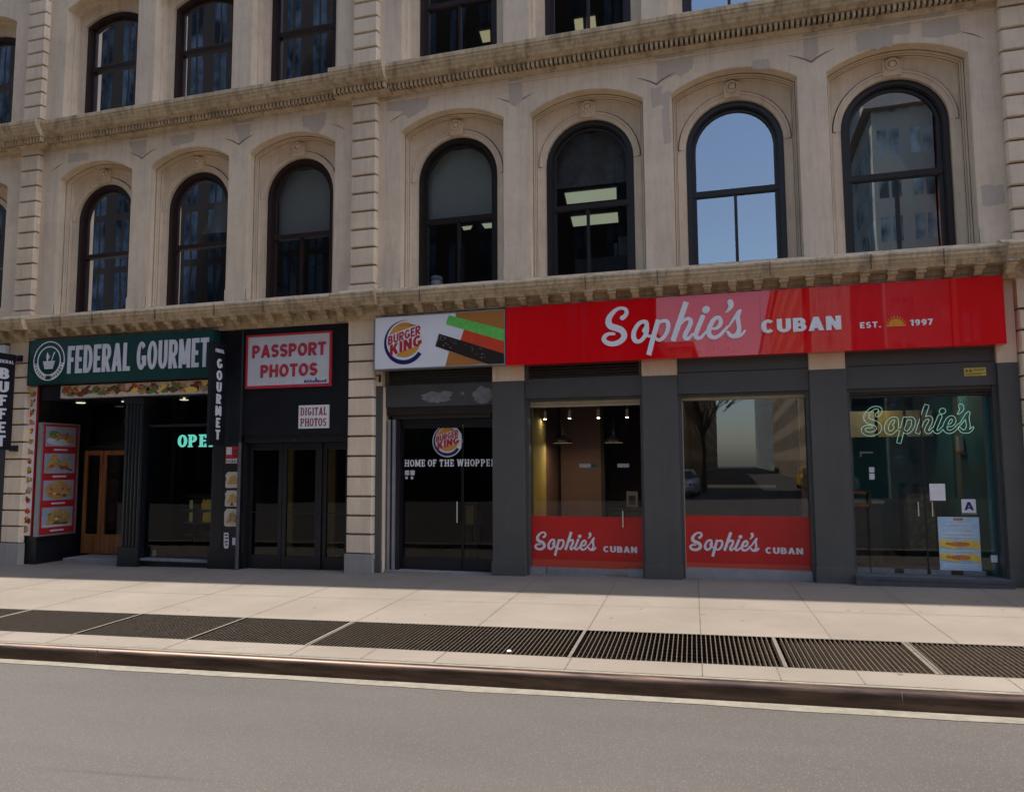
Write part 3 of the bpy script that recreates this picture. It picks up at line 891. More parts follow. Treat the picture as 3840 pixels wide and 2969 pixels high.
# ventilation gratings: one panel between each pair of light frame bars
SEP = [-13.6, -11.8, -10.15, -8.47, -6.82, -5.42, -4.08, -1.5, 0.30, 1.42, 2.62, 4.0]
GL = ['leftmost iron pavement grating, cut by the left edge of the picture', 'iron pavement grating just right of the one cut by the left picture edge', 'iron pavement grating in front of the green-signed delicatessen doorway',
      'iron pavement grating in front of the black double entrance doors', 'iron pavement grating in front of the quoined stone pier between shops', 'widest iron pavement grating, with a white fleck of litter on it, before the burger shop',
      'iron pavement grating in front of the two red-bottomed shop windows', 'short iron pavement grating before the grey pier between the right two shop windows', 'iron pavement grating before the shop window with the neon script, cut by the picture edge', '', '']
gi = 0
for i in range(len(SEP) - 1):
    xa, xb = SEP[i], SEP[i + 1]
    if xb < -8.4 and i < 1: continue
    xm = (xa + xb) / 2
    if xa > 2.0 or xb < -9.0: continue
    lab = GL[gi]; gi += 1
    g = thing('pavement_grating', lab, 'grating', (xm, yk(xm, -3.75), zg(xm, -3.75)), 'ventilation gratings set in the pavement')
    f = MB(); bars = MB()
    def q(x, y, dz): return (jx(x, y), y, zg(jx(x, y), y) + dz)
    def slat(mb, x, w, y0, y1, top, dep):
        P = [q(x - w, y0, top), q(x + w, y0, top), q(x + w, y1, top), q(x - w, y1, top), q(x - w, y0, top - dep), q(x + w, y0, top - dep), q(x + w, y1, top - dep), q(x - w, y1, top - dep)]
        mb.add(P, [(0, 1, 2, 3)])
        mb.add(P, [(0, 4, 5, 1), (1, 5, 6, 2), (2, 6, 7, 3), (3, 7, 4, 0)], 1)
    ya = lambda x: yk(x, GFR) + 0.004
    yb = lambda x: yk(x, GBK) - 0.004
    slat(f, xb - 0.022, 0.016, ya(xb), yb(xb), 0.002, 0.06)
    if i % 3 == 0: slat(f, xa + 0.012, 0.010, ya(xa), yb(xa), 0.002, 0.06)
    n = max(8, int(round((xb - xa) / 0.044)))
    for k in range(1, n):
        x = xa + (xb - 0.044 - xa) * k / n
        slat(bars, x, 0.0040, ya(x), yb(x), -0.002, 0.05)
    for k in range(1, 9):                                                   # thin cross rods
        t = k / 9
        y0 = lambda x: yk(x, GFR) * (1 - t) + yk(x, GBK) * t
        P = [q(xa + 0.01, y0(xa) - 0.003, -0.010), q(xb - 0.05, y0(xb) - 0.003, -0.010), q(xb - 0.05, y0(xb) + 0.003, -0.010), q(xa + 0.01, y0(xa) + 0.003, -0.010)]
        bars.add(P, [(0, 1, 2, 3)], 1)
    for yy in (ya, yb):
        s = 1 if yy is ya else -1
        P = [q(xa, yy(xa), 0.0), q(xb, yy(xb), 0.0), q(xb, yy(xb) + s * 0.012, 0.0), q(xa, yy(xa) + s * 0.012, 0.0)]
        f.add(P, [(0, 1, 2, 3)])
    f.build('frame', ['grate_frame', 'grate_rust'], g); bars.build('bars', ['grate_iron', 'grate_rust'], g)
b = MB(); x, y = -2.03, yk(-2.03, -4.2)
b.ball((x, y, zg(x, y) + 0.012), 0.022, 5, 0, (1, 1, 0.55))
tag(b.build('litter', 'paper_white'), 'white scrap of litter lying at the front edge of the widest grating', 'litter')

# ------------------------------------------------------------------ the stone building
B = thing('stone_building', 'beige limestone building with rows of arched windows above the shop fronts', 'building', (-4.5, 0.0, zg(-4.5)))
ZB, ZT = 4.42, 7.98           # first upper storey
CB = [('a', -14.33, 0.88, 0.69), ('b', -11.335, 0.845, 0.665), ('b', -9.25, 0.845, 0.665), ('b', -7.16, 0.845, 0.665),
      ('a', -4.24, 0.88, 0.69), ('a', -2.065, 0.88, 0.69), ('a', 0.09, 0.88, 0.69), ('a', 2.23, 0.88, 0.69), ('a', 5.2, 0.88, 0.69)]
XL, XR = -26.0, 26.0

def seg_arc(cx, a, zs, za, inset, n=20, full=False):
    """upper outline of a recess: half width a, springing zs, apex za, inset towards the middle; list of (x, z) left to right"""
    h = za - zs
    R_ = (a * a + h * h) / (2 * h); c = za - R_
    r = R_ - inset; w = a - inset
    t0 = math.asin(w / r)
    return [(cx + r * sin(-t0 + 2 * t0 * k / n), c + r * cos(-t0 + 2 * t0 * k / n)) for k in range(n + 1)]

def semi(cx, r, zs, n=20):
    return [(cx - r * cos(pi * k / n), zs + r * sin(pi * k / n)) for k in range(n + 1)]

def recess(mb, cx, a, zb, zs, za, prof):
    """stepped jamb and head mouldings; prof = [(inset, depth[, material])]; grime and shade are painted into the sunk quirks"""
    prev = None
    for e in prof:
        ins, dep = e[0], e[1]
        top = seg_arc(cx, a, zs, za, ins)
        line = [(cx - a + ins, dep, zb)] + [(x, dep, z) for x, z in top] + [(cx + a - ins, dep, zb)]
        if prev: mb.strip(prev, line, e[2] if len(e) > 2 else 0)
        prev = line

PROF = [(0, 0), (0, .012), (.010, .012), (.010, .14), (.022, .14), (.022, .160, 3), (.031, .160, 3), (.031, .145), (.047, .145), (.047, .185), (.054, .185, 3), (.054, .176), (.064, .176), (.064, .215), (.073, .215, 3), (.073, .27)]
INS = 0.073
SP2 = 6.265
wall = MB()
crest = MB()
ys = 0.27
for kind, cx, a, r in CB:
    zs, za = 7.04, 7.30
    recess(wall, cx, a, ZB, zs, za, PROF)
    arc0 = seg_arc(cx, a, zs, za, 0.0)
    wall.strip([(x, 0, z) for x, z in arc0], [(x, 0, ZT) for x, z in arc0])                 # wall over the arch
    sp = SP2 - (0.69 - r) * 0.0 + (0.69 - r)
    rb = r + 0.098
    ao = seg_arc(cx, a, zs, za, INS)
    out = [(cx - a + INS, ZB)] + [(cx - a + INS, sp)] + ao + [(cx + a - INS, sp)] + [(cx + a - INS, ZB)]
    # spandrel: from the moulding to the groove outside the archivolt
    g1 = semi(cx, rb + 0.016, sp)
    wall.strip([(x, ys, z) for x, z in ([(cx - a + INS, sp)] + ao + [(cx + a - INS, sp)])], [(x, ys, z) for x, z in semi(cx, rb + 0.016, sp, 22)])
    g0 = semi(cx, rb, sp)
    wall.strip([(x, ys, z) for x, z in g1], [(x, ys + 0.035, z) for x, z in g1]); wall.strip([(x, ys + 0.035, z) for x, z in g1], [(x, ys + 0.035, z) for x, z in g0], 2)  # groove bottom painted dark: soot with shade in the colour
    wall.strip([(x, ys + 0.035, z) for x, z in g0], [(x, ys - 0.022, z) for x, z in g0], 0)
    g00 = semi(cx, rb - 0.03, sp)
    wall.strip([(x, ys - 0.022, z) for x, z in g0], [(x, ys - 0.022, z) for x, z in g00])
    wall.strip([(x, ys - 0.022, z) for x, z in g00], [(x, ys - 0.004, z) for x, z in g00])
    gi_ = semi(cx, r, sp)
    wall.strip([(x, ys - 0.004, z) for x, z in g00], [(x, ys - 0.004, z) for x, z in gi_])      # archivolt face
    inner = [(cx - r, ZB)] + gi_ + [(cx + r, ZB)]
    wall.strip([(x, ys - 0.004, z) for x, z in inner], [(x, ys + 0.22, z) for x, z in inner])   # reveal
    for s in (-1, 1):                                                                          # jamb faces below the springing
        xa, xb = sorted((cx + s * (a - INS), cx + s * r))
        wall.add([(xa, ys, ZB), (xb, ys, ZB), (xb, ys, sp), (xa, ys, sp)], [(0, 1, 2, 3)])
    # sill
    wall.box(cx - a + 0.02, cx + a - 0.02, 0.02, 0.5, ZB - 0.05, ZB + 0.03, 0)
# flat wall between the recesses
edges = sorted([(cx - a, cx + a) for k, cx, a, r in CB])
xs = [XL] + [e for p in edges for e in p] + [XR]
for i in range(0, len(xs), 2):
    xa, xb = xs[i], xs[i + 1]
    wall.add([(xa, 0, ZB), (xb, 0, ZB), (xb, 0, 7.04), (xa, 0, 7.04)], [(0, 1, 2, 3)])
    wall.add([(xa, 0, 7.04), (xb, 0, 7.04), (xb, 0, ZT), (xa, 0, ZT)], [(0, 1, 2, 3)])
    if xb - xa < 1.6:                                                                          # plinth of each pier
        wall.box(xa - 0.0, xb + 0.0, -0.025, 0.03, ZB, ZB + 0.215)
        wall.box(xa + 0.004, xb - 0.004, -0.012, 0.02, ZB + 0.215, ZB + 0.24)
# thin ledge course under the dentils
for i, (xa, xb) in enumerate([(XL, -13.05), (-12.59, -5.965), (-5.515, 3.46), (3.92, XR)]):
    wall.box(xa, xb, -0.018, 0.01, 7.565, 7.59)
# second upper storey
Z3, Z3T = 7.98, 10.95
prof3 = [(0.0, 0.0), (0.0, 0.16), (0.03, 0.16), (0.03, 0.2), (0.05, 0.21), (0.05, 0.27)]
for kind, cx, a, r in CB:
    zs, za = 10.42, 10.66
    recess(wall, cx, a, Z3, zs, za, prof3)
    arc0 = seg_arc(cx, a, zs, za, 0.0)
    wall.strip([(x, 0, z) for x, z in arc0], [(x, 0, Z3T) for x, z in arc0])
    ao = seg_arc(cx, a, zs, za, 0.05)
    ai = seg_arc(cx, r, 10.20, 10.40, 0.0)
    wall.strip([(x, ys, z) for x, z in ao], [(x, ys, z) for x, z in ai])
    wall.add([(cx - a + .05, ys, Z3), (cx - r, ys, Z3), (cx - r, ys, 10.20), (cx - a + .05, ys, ao[0][1])], [(0, 1, 2, 3)])
    wall.add([(cx + a - .05, ys, Z3), (cx + r, ys, Z3), (cx + r, ys, 10.20), (cx + a - .05, ys, ao[-1][1])], [(0, 1, 2, 3)])
    inner = [(cx - r, Z3)] + ai + [(cx + r, Z3)]
    wall.strip([(x, ys, z) for x, z in inner], [(x, ys + 0.22, z) for x, z in inner])
    wall.box(cx - a + 0.02, cx + a - 0.02, 0.02, 0.5, 8.05, 8.14, 0)
for i in range(0, len(xs), 2):
    xa, xb = xs[i], xs[i + 1]
    wall.add([(xa, 0, Z3), (xb, 0, Z3), (xb, 0, 10.42), (xa, 0, 10.42)], [(0, 1, 2, 3)])
    wall.add([(xa, 0, 10.42), (xb, 0, 10.42), (xb, 0, Z3T), (xa, 0, Z3T)], [(0, 1, 2, 3)])
# storeys above the picture, roof, back and ends
wall.add([(XL, 0, Z3T), (XR, 0, Z3T), (XR, 0, 15.0), (XL, 0, 15.0)], [(0, 1, 2, 3)])
wall.add([(XL, 0, 15.0), (XR, 0, 15.0), (XR, 14, 15.0), (XL, 14, 15.0)], [(0, 1, 2, 3)])
wall.add([(XL, 14, -1), (XR, 14, -1), (XR, 14, 15.0), (XL, 14, 15.0)], [(0, 1, 2, 3)])
for x in (XL, XR): wall.add([(x, 0, -1), (x, 14, -1), (x, 14, 15.0), (x, 0, 15.0)], [(0, 1, 2, 3)])
wall.box(XL, XR, -0.42, 0.0, 14.6, 15.05)
# ground-storey wall outside the shops in view
wall.add([(XL, 0.02, -1), (-13.9, 0.02, -1), (-13.9, 0.02, 4.0), (XL, 0.02, 4.0)], [(0, 1, 2, 3)])
wall.add([(3.9, 0.02, -1), (XR, 0.02, -1), (XR, 0.02, 4.0), (3.9, 0.02, 4.0)], [(0, 1, 2, 3)])
wall.box(-13.9, -12.7, 0.0, 0.05, 3.86, 4.4); wall.box(-12.7, 3.5, -0.01, 0.04, 3.925, 4.42)
# repairs: rectangles of newer grey stone let into the face
prn = random.Random(11)
def patch(poly, y=-0.003):
    """ragged edge: every side is broken into short steps that wander a centimetre or two"""
    out = []
    n = len(poly)
    for i in range(n):
        (ax, az), (bx, bz) = poly[i], poly[(i + 1) % n]
        d = sqrt((bx - ax) ** 2 + (bz - az) ** 2); k = max(2, int(d / 0.035))
        for j in range(k):
            f = j / k
            out.append((ax + (bx - ax) * f + prn.gauss(0, 0.006), az + (bz - az) * f + prn.gauss(0, 0.008)))
    union_mesh(wall, [fix(out)], -0.0015 - 0.002 * prn.random(), 0.002, 1)
REP = [[(-3.28, 7.57), (-3.06, 7.57), (-3.04, 7.27), (-3.17, 7.19), (-3.27, 7.26)], [(-3.26, 7.72), (-3.04, 7.72), (-3.05, 7.60), (-3.27, 7.60)],
       [(-1.0, 7.7), (-0.43, 7.71), (-0.42, 7.61), (-1.01, 7.60)], [(-0.97, 7.56), (-0.43, 7.56), (-0.46, 7.38), (-0.62, 7.28), (-0.72, 7.33), (-0.97, 7.22)],
       [(-1.08, 7.17), (-0.90, 7.17), (-0.93, 6.9), (-1.05, 6.86)], [(-0.93, 7.06), (-0.79, 7.09), (-0.80, 6.86), (-0.92, 6.88)], [(-0.91, 6.84), (-0.80, 6.86), (-0.79, 6.3), (-0.89, 6.29)],
       [(-5.42, 7.72), (-5.12, 7.72), (-5.12, 7.61), (-5.40, 7.60)], [(-5.37, 7.56), (-5.1, 7.56), (-5.1, 7.40), (-5.36, 7.42)], [(-5.1, 7.56), (-4.62, 7.55), (-4.66, 7.38), (-4.98, 7.25), (-5.08, 7.32)],
       [(-8.32, 7.73), (-7.92, 7.73), (-7.92, 7.60), (-8.34, 7.60)], [(-8.3, 7.56), (-7.98, 7.56), (-7.99, 7.33), (-8.19, 7.23)], [(-6.98, 7.55), (-6.5, 7.56), (-6.52, 7.36), (-6.66, 7.22), (-6.94, 7.36)],
       [(-10.55, 7.73), (-10.17, 7.73), (-10.18, 7.6), (-10.56, 7.6)], [(-10.60, 7.56), (-10.18, 7.56), (-10.20, 7.32), (-10.31, 7.25), (-10.46, 7.3)], [(-12.0, 7.5), (-11.55, 7.5), (-11.5, 7.36), (-11.98, 7.33)], [(-9.7, 7.55), (-9.12, 7.55), (-9.16, 7.40), (-9.6, 7.36)],
       [(1.07, 7.66), (1.26, 7.66), (1.26, 7.33), (1.17, 7.20), (1.06, 7.28)], [(0.38, 7.36), (0.60, 7.36), (0.62, 7.2), (0.38, 7.23)], [(1.75, 7.55), (2.45, 7.56), (2.42, 7.42), (2.22, 7.42), (2.2, 7.28), (1.76, 7.26)], [(2.58, 7.55), (3.02, 7.55), (3.04, 7.33), (2.78, 7.3), (2.58, 7.34)],
       [(1.9, 7.68), (2.9, 7.68), (2.86, 7.6), (1.94, 7.6)], [(3.1, 7.70), (3.22, 7.70), (3.2, 7.6), (3.12, 7.6)], [(3.17, 5.20), (3.42, 5.20), (3.42, 4.94), (3.17, 4.94)]]
for p in REP: patch(p)
# V painted dark as the shade of a cut, where neighbouring hood curves meet
for xc in (-12.2 + 0.0, -10.28, -8.21, -3.165, -0.985, 1.165):
    if xc < -12: continue
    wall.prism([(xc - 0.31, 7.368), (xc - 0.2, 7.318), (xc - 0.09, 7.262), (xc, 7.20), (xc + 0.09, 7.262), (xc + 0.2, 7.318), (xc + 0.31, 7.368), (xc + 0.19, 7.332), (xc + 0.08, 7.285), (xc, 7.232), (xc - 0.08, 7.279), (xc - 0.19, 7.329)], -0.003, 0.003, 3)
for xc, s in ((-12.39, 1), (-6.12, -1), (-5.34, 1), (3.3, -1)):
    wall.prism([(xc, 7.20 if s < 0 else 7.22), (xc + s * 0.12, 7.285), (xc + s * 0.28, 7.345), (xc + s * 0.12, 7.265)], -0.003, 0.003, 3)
wall.build('wall', ['limestone', 'stone_repair', 'stone_soot_shade', 'stone_grime_shade'], B)

# roundels on the crowns of the arches
proto = None
for kind, cx, a, r in CB[1:]:
    k = MB()
    zc = 7.125
    k.prism([(cx - 0.115, zc - 0.15), (cx + 0.115, zc - 0.15), (cx + 0.125, zc + 0.02), (cx + 0.11, zc + 0.085), (cx - 0.11, zc + 0.085), (cx - 0.125, zc + 0.02)], 0.235, 0.272)
    for r0, r1, ya, yb in ((0.095, 0.082, 0.236, 0.185), (0.082, 0.064, 0.185, 0.185), (0.064, 0.056, 0.185, 0.215)):
        n = 20
        k.strip([(cx + r0 * cos(2 * pi * i / n), ya, zc + r0 * sin(2 * pi * i / n)) for i in range(n + 1)], [(cx + r1 * cos(2 * pi * i / n), yb, zc + r1 * sin(2 * pi * i / n)) for i in range(n + 1)])
    k.ball((cx, 0.22, zc), 0.054, 8, 0, (1, 0.75, 1))
    k.build('roundel', 'limestone', B, smooth=False)

# quoined pilasters
def quoins(mb, xa, xb, zs_, yf=-0.1, gap=0.014, soot_shade=1):
    for z0, z1 in zip(zs_[:-1], zs_[1:]):
        g = gap
        P = [(xa + 0.02, yf, z0 + g + 0.012), (xb - 0.02, yf, z0 + g + 0.012), (xb - 0.02, yf, z1 - g - 0.006), (xa + 0.02, yf, z1 - g - 0.006)]
        Q = [(xa, yf + 0.024, z0 + g), (xb, yf + 0.024, z0 + g), (xb, yf + 0.024, z1 - g), (xa, yf + 0.024, z1 - g)]
        Rr = [(x, 0.01, z) for x, y, z in Q]
        mb.add(P + Q + Rr, [(0, 1, 2, 3), (0, 4, 5, 1), (1, 5, 6, 2), (2, 6, 7, 3), (3, 7, 4, 0), (4, 8, 9, 5), (5, 9, 10, 6), (6, 10, 11, 7), (7, 11, 8, 4)])
    mb.box(xa + 0.025, xb - 0.025, yf + 0.052, 0.01, zs_[0], zs_[-1], soot_shade)  # joint bottoms darkened: grime with shade put into the colour
zj2 = [4.53 + 0.3015 * i for i in range(11)] 
zj3 = [8.25 + 0.2695 * i for i in range(11)]
zjg = [0.225, 0.53, 0.82, 1.12, 1.43, 1.755, 2.07, 2.39, 2.685, 2.98, 3.27, 3.54]
for xa, xb in ((-13.04, -12.60), (-5.965, -5.515), (3.46, 3.92)):
    p = MB()
    quoins(p, xa, xb, zj2); quoins(p, xa, xb, zj3)
    p.box(xa, xb, -0.1, 0.01, zj2[-1] + 0.014, 7.70)
    p.box(xa - 0.015, xb + 0.015, -0.115, 0.01, 4.36, 4.515)
    p.box(xa, xb, -0.1, 0.01, 8.0, 8.235)
    p.box(xa, xb, -0.1, 0.01, zj3[-1] + 0.014, 14.5)
    p.build('pilaster', ['limestone', 'stone_grime_shade'], B)
    q_ = MB()
    quoins(q_, xa, xb, zjg, -0.1, 0.014, 2)
    q_.box(xa - 0.012, xb + 0.012, -0.115, 0.02, zg(xa) - 0.2, 0.225, 1)
    q_.box(xa, xb, -0.1, 0.02, 3.555, 3.92)
    q_.box(xa - 0.03, xb + 0.03, -0.135, 0.02, 3.94, 3.985); q_.box(xa - 0.015, xb + 0.015, -0.117, 0.02, 3.92, 3.94)
    q_.build('quoined_pier', ['stone_cream', 'stone_plinth', 'stone_grime_shade'], B)

# cornices
low = MB()
prof = [(0.3, 4.46), (-0.02, 4.435), (-0.12, 4.375), (-0.34, 4.325), (-0.36, 4.31), (-0.36, 4.285), (-0.35, 4.28), (-0.35, 4.235), (-0.335, 4.23), (-0.325, 4.205), (-0.325, 4.185), (-0.30, 4.165), (-0.285, 4.135), (-0.285, 4.115), (-0.11, 4.11), (-0.11, 4.03), (-0.095, 4.02), (-0.095, 3.985), (-0.06, 3.965), (-0.05, 3.925), (0.3, 3.92)]
segs = [(XL, -13.2, 0), (-13.2, -12.42, 1), (-12.42, -6.13, 0), (-6.13, -5.35, 1), (-5.35, 3.30, 0), (3.30, 4.1, 1), (4.1, XR, 0)]
for xa, xb, k in segs:
    low.sweepx([(y - (0.1 * k if y < 0 else 0), z + 0.002 * k) for y, z in prof], xa, xb)
for x in (-11.62, -10.9, -9.55, -8.35, -7.4, -4.62, -2.03, -1.0, 0.5, 1.75, 2.6):                       # crumbling block joints
    low.box(x - 0.006, x + 0.006, -0.363, -0.34, 4.12, 4.318, 1)
low.build('cornice', ['stone_cornice', 'stone_soot_shade'], B)

up = MB()
prof = [(0.25, 8.12), (-0.05, 8.11), (-0.31, 8.075), (-0.33, 8.06), (-0.33, 8.0), (-0.315, 7.99), (-0.315, 7.955), (-0.295, 7.94), (-0.285, 7.90), (-0.26, 7.875), (-0.25, 7.84), (-0.20, 7.82), (-0.20, 7.79), (-0.085, 7.785), (-0.085, 7.70), (-0.06, 7.69), (-0.045, 7.665), (-0.02, 7.65), (0.2, 7.65)]
segs = [(XL, -13.3, 0), (-13.3, -12.34, 1), (-12.34, -6.22, 0), (-6.22, -5.26, 1), (-5.26, 3.2, 0), (3.2, 4.2, 1), (4.2, XR, 0)]
for xa, xb, k in segs:
    up.sweepx([(y - (0.12 * k if y < 0 else 0), z + 0.002 * k) for y, z in prof], xa, xb)
    if xb < -16 or xa > 5: continue
    xs_, xe = max(xa, -16), min(xb, 5)
    n = int((xe - xs_) / 0.072)
    for i in range(n):
        x = xs_ + (i + 0.5) * (xe - xs_) / n
        up.box(x - 0.020, x + 0.020, -0.17 - 0.12 * k, -0.08 - 0.12 * k, 7.705, 7.786)
    up.box(xs_, xe, -0.09 - 0.12 * k, -0.08 - 0.12 * k, 7.703, 7.784, 1)  # dentil gaps: soot and shade painted on the backing
up.build('cornice', ['stone_cornice', 'stone_soot_shade'], B)

# carved brackets under the lower cornice: one part each
def bracket_mesh(x):
    b = MB()
    pr = [(-0.1, 4.112), (-0.275, 4.112), (-0.285, 4.085), (-0.27, 4.055), (-0.235, 4.05), (-0.205, 4.035), (-0.18, 4.01), (-0.165, 3.985), (-0.14, 3.972), (-0.1, 3.97)]
    b.sweepx(pr, x - 0.045, x + 0.045)
    b.sweepx([(-0.1, 4.113), (-0.3, 4.113), (-0.3, 4.095), (-0.1, 4.095)], x - 0.062, x + 0.062)
    for s in (-1, 1):
        b.sweepx([(-0.255 + 0.024 * cos(2 * pi * k / 10), 4.072 + 0.024 * sin(2 * pi * k / 10)) for k in range(10)], x + s * 0.045, x + s * 0.06)
        b.sweepx([(-0.15 + 0.018 * cos(2 * pi * k / 10), 3.998 + 0.018 * sin(2 * pi * k / 10)) for k in range(10)], x + s * 0.045, x + s * 0.056)
    return b
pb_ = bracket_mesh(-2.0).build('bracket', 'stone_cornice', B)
x = -14.05
i = 0
while x < 4.1:
    if abs(x + 2.0) > 0.05:
        c = copy_part(pb_, B, x + 2.0)
        if -6.13 < x < -5.35 or x > 3.3 or -13.2 < x < -12.42: c.location.y -= 0.1
    x += 0.3347

plain('bare_plaster', (0.20, 0.20, 0.215), 0.8, 0, 0.3, 0.25, 9.0)
# windows: frame, sash bars, panes and, in some, a blind
def arched(cx, r, zs, zb, y, n=20):
    return [(cx - r, y, zb)] + [(x, y, z) for x, z in semi(cx, r, zs, n)] + [(cx + r, y, zb)]
def segd(cx, r, zs, za, zb, y, ins, n=20):
    return [(cx - r + ins, y, zb)] + [(x, y, z) for x, z in seg_arc(cx, r, zs, za, ins, n)] + [(cx + r - ins, y, zb)]

def make_window(cx, r, shape, zb, zs, za, zt, mats, glassm, mullion, blind=None):
    fr = MB()
    def outline(ins, y):
        if shape == 'round': return arched(cx, r - ins, zs, zb, y)
        return segd(cx, r, zs, za, zb, y, ins)
    def ring(i0, i1, y0, y1):
        a0, a1, b0, b1 = outline(i0, y0), outline(i1, y0), outline(i0, y1), outline(i1, y1)
        fr.strip(a0, a1); fr.strip(a1, b1); fr.strip(a0, b0); fr.strip(b0, b1)
    ring(0.002, 0.075, 0.325, 0.47)
    ring(0.075, 0.09, 0.345, 0.46)
    fr.box(cx - r, cx + r, 0.33, 0.47, zb, zb + 0.04)
    w = fr.build('window', mats, B)
    sa = MB()
    def ring2(i0, i1, y0, y1, lo, hi):
        pass
    a0, a1 = outline(0.09, 0.39), outline(0.135, 0.39)
    b1 = outline(0.135, 0.44)
    sa.strip(a0, a1); sa.strip(a1, b1)
    sa.box(cx - r + 0.09, cx + r - 0.09, 0.375, 0.45, zt - 0.035, zt + 0.045)
    sa.box(cx - r + 0.09, cx + r - 0.09, 0.395, 0.45, zb + 0.04, zb + 0.10)
    if mullion is not None:
        sa.box(cx + mullion - 0.022, cx + mullion + 0.022, 0.392, 0.45, zb + 0.1, zt - 0.035)
    sa.build('sash', mats, w)
    g = MB()
    for zlo, zhi, yy in ((zb, zt, 0.435), (zt, 99, 0.42)):
        if zhi == 99:
            o = outline(0.12, yy)
            pts = [(cx - r + 0.12, yy, zt)] + o[1:-1] + [(cx + r - 0.12, yy, zt)]
        else:
            pts = [(cx - r + 0.1, yy, zb + 0.05), (cx - r + 0.1, yy, zt), (cx + r - 0.1, yy, zt), (cx + r - 0.1, yy, zb + 0.05)]
        g.add(pts, [tuple(range(len(pts)))])
    g.build('pane', glassm, w)
    if blind:
        zlow, y, mt = blind
        bb = MB()
        top = (zs + r * 0.9) if shape == 'round' else za - 0.1
        n = int((top - zlow) / 0.05)
        for k in range(n):
            z = zlow + k * 0.05
            dx = r - 0.04 if z < zs else sqrt(max(0.01, r ** 2 - (z - zs) ** 2)) - 0.02
            bb.add([(cx - dx, y + 0.008, z), (cx + dx, y + 0.008, z), (cx + dx, y - 0.008, z + 0.049), (cx - dx, y - 0.008, z + 0.049)], [(0, 1, 2, 3)])
        bb.build('blind', mt, w)
    return w
WSET = [  # mullion, glass, blind for the first upper storey
    (None, 'window_glass_coated', None), (None, 'window_glass', None), (None, 'window_glass', (5.9, 0.62, 'blind_grey')), (-0.02, 'window_glass', (5.62, 0.62, 'blind_grey')),
    (-0.02, 'window_glass', (5.62, 0.60, 'blind_grey')), (-0.05, 'window_glass', (6.02, 0.62, 'bare_plaster')), (0.0, 'window_glass_coated', None), (0.02, 'window_glass_coated', None), (0.0, 'window_glass', None)]
for (kind, cx, a, r), (mu, gl, bl) in zip(CB, WSET):
    sp = SP2 + (0.69 - r)
    make_window(cx, r, 'round', ZB + 0.03, sp, sp + r, 5.60, 'frame_brown' if kind == 'b' else 'frame_dark', gl, mu, bl)
for i, (kind, cx, a, r) in enumerate(CB):
    make_window(cx, r, 'seg', 8.14, 10.20, 10.40, 9.34, 'frame_brown', 'window_glass_coated' if i in (6, 7) else 'window_glass', 0.0 if i >= 4 else None)

# rooms behind the windows
rm = MB()
def room(mb, x0, x1, y0, y1, z0, z1, mw=0, mc=1, mf=0):
    mb.add([(x0, y1, z0), (x1, y1, z0), (x1, y1, z1), (x0, y1, z1)], [(0, 1, 2, 3)], mw)
    for x in (x0, x1): mb.add([(x, y0, z0), (x, y1, z0), (x, y1, z1), (x, y0, z1)], [(0, 1, 2, 3)], mw)
    mb.add([(x0, y0, z1), (x1, y0, z1), (x1, y1, z1), (x0, y1, z1)], [(0, 1, 2, 3)], mc)
    mb.add([(x0, y0, z0), (x1, y0, z0), (x1, y1, z0), (x0, y1, z0)], [(0, 1, 2, 3)], mf)
for z0, z1 in ((4.44, 7.36), (8.15, 10.62)):
    for xa, xb in ((-16.0, -12.9), (-12.85, -0.99), (-0.96, 3.6), (3.65, 8.0)):
        room(rm, xa, xb, 0.5, 8.5, z0, z1)
rm.build('office_interior', ['office_wall', 'office_ceiling'], B)

# grey-painted masonry piers of the right-hand shops, cream stone above
GP = [(-5.55, -5.41), (-3.56, -3.06), (-1.29, -0.79), (0.97, 1.43), (3.22, 3.455)]
for i, (xa, xb) in enumerate(GP):
    p = MB()
    zb = zg(xa) - 0.15
    p.box(xa, xb, 0.0, 0.55, zb, 2.87)
    p.box(xa - 0.012, xb + 0.012, -0.022, 0.3, zb, 0.20 + zg(xa)); p.box(xa - 0.006, xb + 0.006, -0.01, 0.3, 0.20 + zg(xa), 0.215 + zg(xa))
    p.box(xa + (0.02 if i == 0 else 0), xb, 0.004, 0.5, 2.87, 3.94, 1)
    if i == 0: p.box(xb, xb + 0.03, 0.03, 0.3, zb, 2.86, 1)
    p.build('pier', ['grey_paint', 'stone_cream'], B, bevel=0.006)

def rect(mb, x0, x1, z0, z1, y, mi=0):
    mb.add([(x0, y, z0), (x1, y, z0), (x1, y, z1), (x0, y, z1)], [(0, 1, 2, 3)], mi)
def slats(mb, x0, x1, z0, z1, y, n, mi=0):
    for k in range(n):
        z = z0 + (z1 - z0) * k / n
        dz = (z1 - z0) / n
        mb.add([(x0, y, z), (x1, y, z), (x1, y + 0.05, z + dz * 0.8), (x0, y + 0.05, z + dz * 0.8)], [(0, 1, 2, 3)], mi)
        mb.add([(x0, y, z), (x1, y, z), (x1, y, z - dz * 0.12), (x0, y, z - dz * 0.12)], [(0, 1, 2, 3)], mi)

